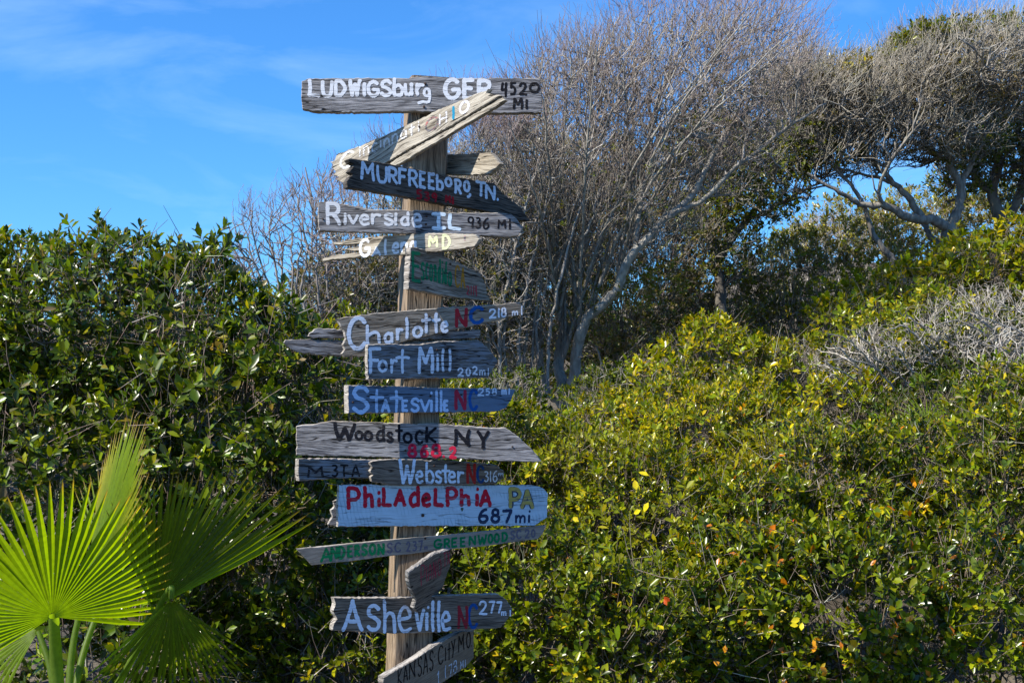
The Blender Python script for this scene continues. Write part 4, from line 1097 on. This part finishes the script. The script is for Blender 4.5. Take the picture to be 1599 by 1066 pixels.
b.paint([('1', 703, 166, 713, 187)], 5.0, (.01, .20, .34), .92, slope=-.5)
b.paint([('O', 717, 158, 733, 177)], 3.6, (.66, .66, .76), .85, slope=-.5)
b.nail(655, 198)

b = Board([(680, 243), (690, 241.5), (703, 240.6), (728, 239.8), (765, 238), (773, 246), (781, 255.5), (772, 265), (763, 272.6), (729, 273.5), (690, 272), (680, 272)], -42, .0, .022, wood['pale'], behind=True,
          label='short blank bleached arrow board sticking out right from behind the post')
b.nail(748, 249, .003)

b = Board([(543, 249), (547, 247), (590, 253), (632, 260), (703, 275), (771, 286), (789.5, 305), (812, 322), (820, 333), (829, 345), (812, 344), (756, 329), (699, 320), (615, 304), (570, 297), (542, 293), (541, 283), (546, 276), (552, 272), (545, 268), (549, 263), (553, 257), (546, 254)],
          30, .0, .032, wood['dark'], slope=.2, label='dark charred arrow board painted MURFREEBORO, TN. with red miles')
b.paint([('M', 563, 253, 585, 282), ('U', 588, 259, 605, 286), ('R', 606, 261, 621, 287), ('F', 621, 263, 635, 289), ('R', 637.5, 265, 653, 292), ('E', 654, 268, 665, 294), ('E', 668, 270, 679, 296), ('b', 680.6, 273, 693, 298),
         ('O', 694, 277, 706, 292), ('R', 709, 280, 721, 303), ('O', 723, 282, 734, 300), (',', 728, 302, 736, 309), ('T', 742, 283, 759, 307), ('N', 757.5, 289, 773, 312), ('.', 775, 309, 779, 314)], 4.6, (.58, .70, .84), .95, slope=.18)
b.paint([('5', 650, 296, 659, 312), ('3', 662, 299, 671, 314), ('9', 674, 301, 683, 316), ('M', 695, 305, 704, 317), ('i', 705, 307, 709, 319)], 3.6, (.30, .012, .02), .8, slope=.15)

b = Board([(497, 316), (503, 315), (539, 319), (575, 326.6), (671, 328.7), (703, 332), (773, 332), (798, 334), (808, 343), (817, 355), (809, 368), (796, 370.5), (660, 365), (575, 363), (498, 361), (496, 340)], 7, .004, .03, wood['grey'], slope=.04,
          label='grey board with blunt right tip, white RIVERSIDE IL and black 936 MI')
b.paint([('R', 510, 316, 532, 351, 5.8), ('i', 536, 332, 542, 351), ('v', 543, 335, 560, 350), ('e', 561, 334, 577, 352), ('r', 579, 333, 595, 351), ('s', 599.5, 333, 615, 352), ('i', 615.5, 332, 621, 352), ('d', 625, 330, 639, 353), ('e', 643, 333, 659, 356)], 4.6, WHITE, .9, slope=.05)
b.paint([('I', 674, 333, 696, 358), ('L', 700.5, 333, 720, 359)], 5.6, (.66, .78, .88), .96)
b.paint([('9', 730, 338, 741, 356), ('3', 743, 339, 751, 357), ('6', 753.6, 340, 764, 358), ('M', 777, 343, 790, 357), ('i', 793, 341, 799, 358)], 2.9, BLACK, .85)
b.nail(666, 338, .004).nail(665, 350, .004).nail(504, 342, .003)

b = Board([(520, 378.5), (540, 375), (560, 372), (609, 368), (639, 366), (673, 364), (703, 364), (743, 366), (749, 373), (741, 385), (703, 391.5), (660, 395), (628, 398), (575, 400), (530, 405), (503, 408), (503, 404), (522, 398), (545, 396), (558, 394.5), (561, 392), (545, 391), (531, 389.5), (545, 387), (560, 385.5), (563, 381), (545, 382), (522, 382.5)],
          -26, .0, .02, wood['pale'], slope=-.1, label='narrow bleached board with splintered left end, white GALENA MD')
b.paint([('G', 561, 373, 578, 401, 4.8), ('A', 580, 385, 595, 400, 3.6), ('l', 599, 373, 606, 398), ('e', 612, 378, 624, 396), ('n', 626, 377.6, 637, 393.6), ('a', 640, 376, 651, 392)], 4.2, (.80, .82, .86), .88, slope=-.1)
b.paint([('M', 669, 368, 684, 386), ('D', 690, 366, 704, 389)], 4.2, (.62, .66, .38), .85, slope=-.03)
b.paint([('1', 716, 368, 736, 376, 3.0)], 3.0, (.5, .2, .17), .4)

b = Board([(640.6, 386.5), (652, 386), (662, 389), (687.5, 397.5), (725, 414), (751, 427), (757, 440), (760, 452), (766, 470), (750, 469), (687.5, 460.6), (637.5, 451), (639, 420)], 44, .0, .026, wood['warm'], slope=.22,
          label='short brown board turned away, green ESCONDIDO and orange CA', jit=.0012)
b.paint([('E', 643, 394, 656, 439, 5.5), ('s', 657, 409, 663, 437), ('c', 664, 410, 669, 437), ('o', 670, 412, 676, 439), ('n', 677, 413, 682, 440), ('d', 683, 404, 688, 442), ('j', 689.5, 408, 692, 443), ('d', 693, 408, 698, 444), ('o', 699, 424, 705.5, 447)], 3.3, (.012, .19, .085), 1.0, slope=.2)
b.paint([('C', 710, 414, 718, 449), ('A', 719, 418, 727, 450)], 3.0, (.42, .20, .02), .9, slope=.3)
b.paint([('2', 728, 446, 733, 460), ('1', 734, 446, 737, 461), ('1', 738, 446, 741, 461), ('4', 741, 446, 745, 463)], 1.7, (.42, .03, .05), .9, slope=.3)
b.nail(703, 412, .004)

b = Board([(484, 519), (496, 512), (536, 513.5), (620, 516), (700, 516), (750, 515), (751, 521), (748, 528), (620, 531.5), (536, 527.5), (494, 528), (481, 524.5)], 16, .0, .018, wood['grey'], slope=.0, zc=520,
          label='old split grey plank without lettering, behind the boards that read Charlotte and Fort Mill', pieces=[([(443, 535), (446, 530), (470, 529.5), (494, 530), (560, 532), (620, 533.5), (748, 531), (752, 540), (748, 549), (620, 556), (536, 556), (496, 554.5), (470, 550), (455, 545), (448, 540)], .003)], jit=.0018)
b = Board([(524, 497), (584, 489), (690.6, 480), (760, 476), (813, 471.6), (817, 480), (817, 490), (751, 506.5), (702, 516), (656, 526.5), (600, 542), (560, 552), (537.5, 557), (533, 552), (538, 545), (535, 538), (539.5, 529), (536, 515), (530, 505)], 20, .021, .018, wood['warm'], slope=-.09,
          label='tapering board rising right, white CHARLOTTE, red N, blue C, 218 MI')
b.paint([('C', 543, 495, 571, 546, 6.4), ('h', 572, 506, 595, 537), ('a', 599.5, 518, 614, 536), ('r', 618, 512, 630, 531), ('l', 631, 495, 639, 529), ('o', 644, 509, 660, 527), ('t', 657.6, 489, 673, 520), ('t', 674, 488, 688, 520), ('e', 688, 501, 700, 519)], 4.7, (.70, .76, .86), .96, slope=-.1)
b.paint([('N', 711, 481, 730, 511)], 5.6, (.34, .02, .03), .88, slope=-.1)
b.paint([('C', 733, 478, 755, 506)], 5.8, (.01, .09, .32), .92, slope=-.1)
b.paint([('2', 763, 482, 775, 497), ('1', 776, 481, 782, 496), ('8', 782, 480, 791, 495), ('m', 799, 485, 809, 493, 2), ('i', 812, 477, 817, 492, 2.2)], 2.9, (.76, .80, .88), .92, slope=-.1)
b.nail(670, 494, .004)

b = Board([(574, 537.5), (590, 536.6), (656, 537.5), (685, 532.5), (749, 532), (762, 543), (778, 563), (770, 576), (763, 590), (700, 590.5), (574.5, 592), (573, 565)], 28, .03, .02, wood['slate'], slope=0.0,
          label='slate grey arrow board painted white FORT MILL 202 MI')
b.paint([('F', 575, 543, 595, 583, 5), ('o', 590, 562, 605, 581), ('r', 609, 560, 621, 583), ('t', 617, 545, 640, 583), ('M', 653, 541.5, 676, 583, 5.4), ('i', 680, 557, 686, 580), ('.', 681, 551, 685, 555), ('l', 689, 544, 695, 580), ('l', 699, 544, 705, 580)], 4.3, (.66, .74, .85), .95)
b.paint([('2', 714, 574, 724, 588), ('0', 727, 574, 735, 587), ('2', 737, 571.5, 746, 585), ('m', 748, 577, 758, 586, 1.8), ('i', 760.5, 574, 764, 586, 1.8)], 2.6, (.70, .76, .85), .95)
b.nail(682, 546, .004)

b = Board([(543.5, 601), (620, 603), (686, 605), (740, 606), (806, 608), (800, 622), (791, 636), (779.5, 642), (700, 644), (543.5, 645)], 28, .0, .036, wood['blue'], slope=.02,
          label='blue stained board painted light blue STATESVILLE, red N, blue C, 258 MI')
b.paint([('S', 550.6, 603, 576, 644, 6.4), ('t', 577, 607, 600, 644), ('A', 595, 623, 609, 643.5), ('t', 608, 609, 629, 644), ('E', 627, 624, 637, 642.5), ('S', 641, 621, 655, 643), ('v', 655.6, 623, 672, 643), ('i', 671, 624, 676, 643), ('.', 672, 611, 675, 616), ('l', 679, 609, 684, 643), ('l', 686, 609, 691, 643), ('E', 692, 624, 700, 642)], 4.5, (.42, .60, .86), .97, slope=.01)
b.paint([('N', 710, 608, 728, 640)], 5.4, (.32, .02, .05), .85)
b.paint([('C', 731.6, 607, 746, 641)], 5.2, (.01, .08, .30), .85)
b.paint([('2', 745, 606, 756, 618), ('5', 758, 606, 765, 617), ('8', 768, 606, 776, 617), ('m', 783, 608, 791, 616), ('i', 793, 606, 797, 616)], 2.5, (.50, .64, .82), .85)
b.nail(551, 628, .004).nail(672, 618, .004)

b = Board([(462.5, 665), (476, 662.5), (488, 662), (501, 659), (523.5, 656.5), (568, 658.5), (621, 660), (646.6, 662), (675.5, 660), (703, 662.5), (758, 667), (788, 667), (804, 677), (832, 702.5), (846, 720), (824, 721), (778, 719.6), (719, 716), (640, 716), (578.7, 713), (513, 712.4), (462, 710.4)], 5, .004, .034, wood['grey'], slope=.03,
          label='wide grey arrow board painted black WOODSTOCK NY and red 868.2', bev=.0045)
b.paint([('W', 521.6, 660, 555, 688, 5.6), ('o', 554, 671.7, 567, 687), ('o', 568, 672, 582, 688), ('d', 586.6, 663, 601, 689), ('s', 603.7, 673.6, 614, 690.7), ('t', 617, 662.5, 629, 689), ('o', 629, 675, 644, 692), ('C', 648, 672, 661, 693), ('K', 665, 666, 682, 691), ('N', 709.6, 670, 734, 696, 5), ('Y', 745, 672, 764, 700.6, 5)], 4.2, (.006, .007, .012), 1.0, slope=.03)
b.paint([('8', 636.5, 693, 651, 714), ('6', 656, 694, 669, 714), ('8', 673, 692.7, 689, 714), ('.', 690.5, 710, 695, 715), ('2', 701, 697, 713, 715.6)], 4.6, (.55, .015, .05), .9)
b.nail(800, 697, .003).nail(633, 703, .004)

b = Board([(466, 716), (513, 715), (560, 717), (650, 718), (700, 720), (700, 745), (640, 747), (529, 747), (467, 750.5), (465, 735)], 28, .0, .03, wood['slate'], slope=0, label='faded slate board poking out left with illegible dark letters')
b.paint([('M', 480, 728, 505, 745, 3.4), ('3', 518, 725, 528, 744), ('T', 531, 725, 544, 744), ('A', 549, 725, 562, 744)], 2.9, BLACK, .62)

b = Board([(577, 722), (582, 719), (607.6, 716.5), (621, 716), (640, 716.5), (679, 718), (732, 721), (776.6, 725.5), (788, 737), (786, 747), (774, 755.5), (700, 757), (610, 757.5), (580, 751), (578, 744), (583, 740), (577, 735), (581, 729)], 27, .033, .016, wood['brown'], slope=.03,
          label='thin brown arrow board painted white WEBSTER, red N, blue C, 316', jit=.0014)
b.paint([('W', 623, 716.5, 648, 755, 5), ('e', 648.5, 734, 661, 754), ('b', 665, 721, 678, 755), ('s', 679.4, 734, 690, 754), ('t', 689, 724, 703, 754), ('e', 699, 735, 712, 754), ('r', 713.5, 735, 725, 754)], 4.0, (.60, .72, .86), .95, slope=.02)
b.paint([('N', 729, 723, 743, 755)], 4.6, (.34, .02, .015), .88)
b.paint([('C', 744, 726, 756, 754)], 4.2, (.01, .05, .16), .9)
b.paint([('3', 756, 735, 763, 752), ('1', 764, 735, 768, 752), ('6', 769, 734, 777, 752), ('m', 778, 738, 786, 743, 1.2)], 1.9, (.6, .64, .68), .9)
b.nail(678, 727, .004)

b = Board([(530, 778), (520, 783), (522, 790), (516, 796), (519, 806), (512, 818), (528, 822), (640, 822), (640, 779)], 18, .0, .016, wood['grey'], zc=800, label='ragged grey board end showing at the left behind the blue painted board')
b = Board([(528.6, 756), (600, 756.5), (662, 757), (831, 757), (843, 759), (850, 763), (856, 770), (855, 790), (855, 807), (843, 815), (835, 820.5), (700, 821), (527, 822)], 27, .017, .014, wood['sky'], slope=0.0,
          label='light blue painted board with red PHILADELPHIA, gold PA and navy 687 MI', bev=.003)
b.paint([('P', 541.5, 760, 563, 795), ('h', 567.4, 758.4, 584, 792.5), ('i', 589, 776, 595, 791), ('.', 589.5, 766, 594, 772), ('L', 596, 760, 612, 791), ('A', 615, 763, 634, 790), ('d', 638, 758, 655, 791), ('e', 657.5, 769, 673, 791), ('L', 677, 761, 693, 791), ('P', 696, 760, 715, 791), ('h', 718, 762, 735, 790), ('i', 741, 770, 748, 790), ('.', 743.5, 761, 748, 766), ('A', 748, 764, 767, 791)], 6.2, (.46, .01, .03), .99, base=((.46, .6, .7), (.4, .5, .6)))
b.paint([('P', 794, 761, 814, 793), ('A', 812.5, 763.5, 833.5, 794)], 8.6, (.03, .05, .09), .99, base=((.46, .6, .7), (.4, .5, .6)), wob=.04)
b.paint([('P', 794, 761, 814, 793), ('A', 812.5, 763.5, 833.5, 794)], 6.0, (.40, .33, .09), .99, base=((.46, .6, .7), (.4, .5, .6)), lift=.0012, wob=.04)
b.paint([('6', 746, 793, 763, 816.5), ('8', 766, 793, 781, 816.5), ('7', 784, 795, 800, 817), ('m', 804, 803, 821, 816.5, 3.6), ('i', 823, 803, 829, 816, 4), ('.', 825, 796, 829, 800, 4)], 5.0, (.018, .035, .085), .99, base=((.46, .6, .7), (.4, .5, .6)))
b.paint([('.', 714, 791, 729, 797, 3.2), ('.', 718, 793, 725, 800, 2.6)], 3, (.06, .09, .07), .95)
b.nail(660, 804, .006).nail(665, 777, .005)

b = Board([(464, 856.5), (520, 851), (580, 845), (648, 839), (700, 835), (780, 827), (852, 820), (848, 832), (840, 841), (759, 852), (683, 859), (650, 863.6), (597.5, 869), (554, 875), (487.5, 882)], 24, .0, .02, wood['tan'], slope=-.09,
          label='thin tan board sloping up to the right, green ANDERSON and GREENWOOD', bev=.002, jit=.0004)
b.paint([('A', 500, 855, 518, 877, 4), ('N', 516, 853, 527, 873), ('D', 528, 852, 539, 872), ('E', 542, 851, 551, 870), ('R', 553, 850, 562, 868), ('S', 564, 849, 574, 867), ('O', 576, 848, 587, 866), ('N', 589, 848, 600, 866)], 4.2, GREEN, 1.0, slope=-.1)
b.paint([('G', 677, 841, 690, 856), ('R', 693, 840, 703, 855), ('E', 705, 839, 714, 854), ('E', 718, 838, 727, 853), ('N', 732, 836, 743, 851), ('W', 746, 834, 760, 850), ('O', 761.5, 833, 770, 848), ('O', 771, 832, 780, 847), ('D', 782.6, 830, 793, 845)], 3.5, GREEN, 1.0, slope=-.1)
b.paint([('S', 604, 847, 613, 863), ('C', 616, 846, 626, 862), ('2', 634, 845, 641, 860.6), ('3', 644, 844, 651, 860), ('7', 653, 843, 660, 860), ('m', 662, 852, 668, 858, 1.6), ('S', 797, 828, 804, 842), ('C', 806, 827, 814, 841), ('2', 819, 826, 827, 840), ('0', 829, 826, 836, 839)], 2.6, (.12, .11, .15), .8, slope=-.1)
b.nail(664, 840, .004)

b = Board([(521, 933), (580, 932.5), (641, 932), (679, 929.5), (778, 926.6), (791, 935.6), (801, 951.6), (791, 969.4), (782, 979.7), (697.6, 986), (613, 989), (519, 983.5), (521, 972), (526, 965.6), (520, 955), (523, 942)], 27, .0, .03, wood['brown'], slope=-.02,
          label='grey brown arrow board painted white ASHEVILLE, red N, blue C, 277 MI')
b.paint([('A', 534, 935.6, 567, 985, 5.8), ('s', 573, 943, 594, 984, 6), ('h', 598, 935, 619, 988), ('e', 620.7, 945, 643, 986), ('v', 648, 950, 663, 985), ('i', 662, 955, 671, 984), ('.', 666, 945, 671, 950), ('l', 671, 936.6, 681, 986), ('l', 681, 937, 690, 986), ('e', 688, 953, 704, 984)], 5.2, (.66, .74, .86), .97)
b.paint([('N', 714.5, 945, 730, 981)], 4.6, (.26, .02, .03), .78)
b.paint([('C', 730.5, 942, 746, 981)], 4.8, (.01, .07, .26), .85)
b.paint([('2', 747, 937.5, 761, 959), ('7', 763, 937.5, 773, 957), ('7', 775, 938, 784, 957), ('m', 782, 953, 791, 961, 2.2), ('i', 794, 951, 799, 962, 2.2)], 3.5, (.70, .76, .86), .97)

b = Board([(638, 893), (660, 877), (680, 863.5), (704, 857), (704, 880), (692, 915), (683, 929), (665, 944), (652, 956), (646, 949), (650, 936), (643, 923), (638, 908)], 62, .0, .015, wood['brown'], slope=-.55, tilt=18,
          label='short board seen almost end on with a bright top edge and thin red PLANO')
b.paint([('P', 657, 881, 664, 913), ('l', 665, 883, 668, 908), ('A', 668.5, 880, 674, 905), ('N', 676, 876, 681, 902), ('O', 683, 872, 689, 898), ('T', 692, 862, 697, 884), ('X', 698, 860, 703, 880)], 1.6, (.36, .03, .07), .95, slope=-.4)

b = Board([(599, 1057), (646, 1030), (670, 1013.5), (697, 997), (723, 985), (740, 984), (740, 1026), (727.5, 1041), (689, 1067), (650, 1092), (600, 1125)], 58, .0, .024, wood['umber'], slope=-.56, tilt=9, zc=1040,
          label='lowest board angled away with bright top edge, black KANSAS CITY MO and white 1,178 MI', bev=.003)
b.paint([('K', 620.5, 1043, 628, 1068), ('A', 629.5, 1038, 637, 1063), ('N', 638.5, 1031, 649, 1058), ('S', 652, 1024, 659, 1055), ('A', 660, 1019, 668, 1051), ('S', 670, 1015, 677, 1046), ('.', 677, 1023, 680, 1026),
         ('C', 683.6, 1007, 692, 1037), ('i', 693.5, 1010, 697, 1031), ('t', 698, 1003, 704, 1030), ('y', 704, 998, 711, 1026), ('M', 715, 990, 725, 1016), ('O', 727.5, 986, 735, 1011), ('.', 735, 1006, 737, 1009)], 2.4, (.012, .01, .01), 1.0, slope=-.5)
b.paint([('!', 681, 1046, 689, 1068), ('1', 693.5, 1038, 698, 1058), ('7', 700, 1036, 706, 1056), ('8', 707, 1030, 714, 1050), ('M', 718, 1031, 724, 1043), ('i', 724.5, 1029, 728, 1041)], 2.0, (.50, .58, .68), .95, slope=-.5)
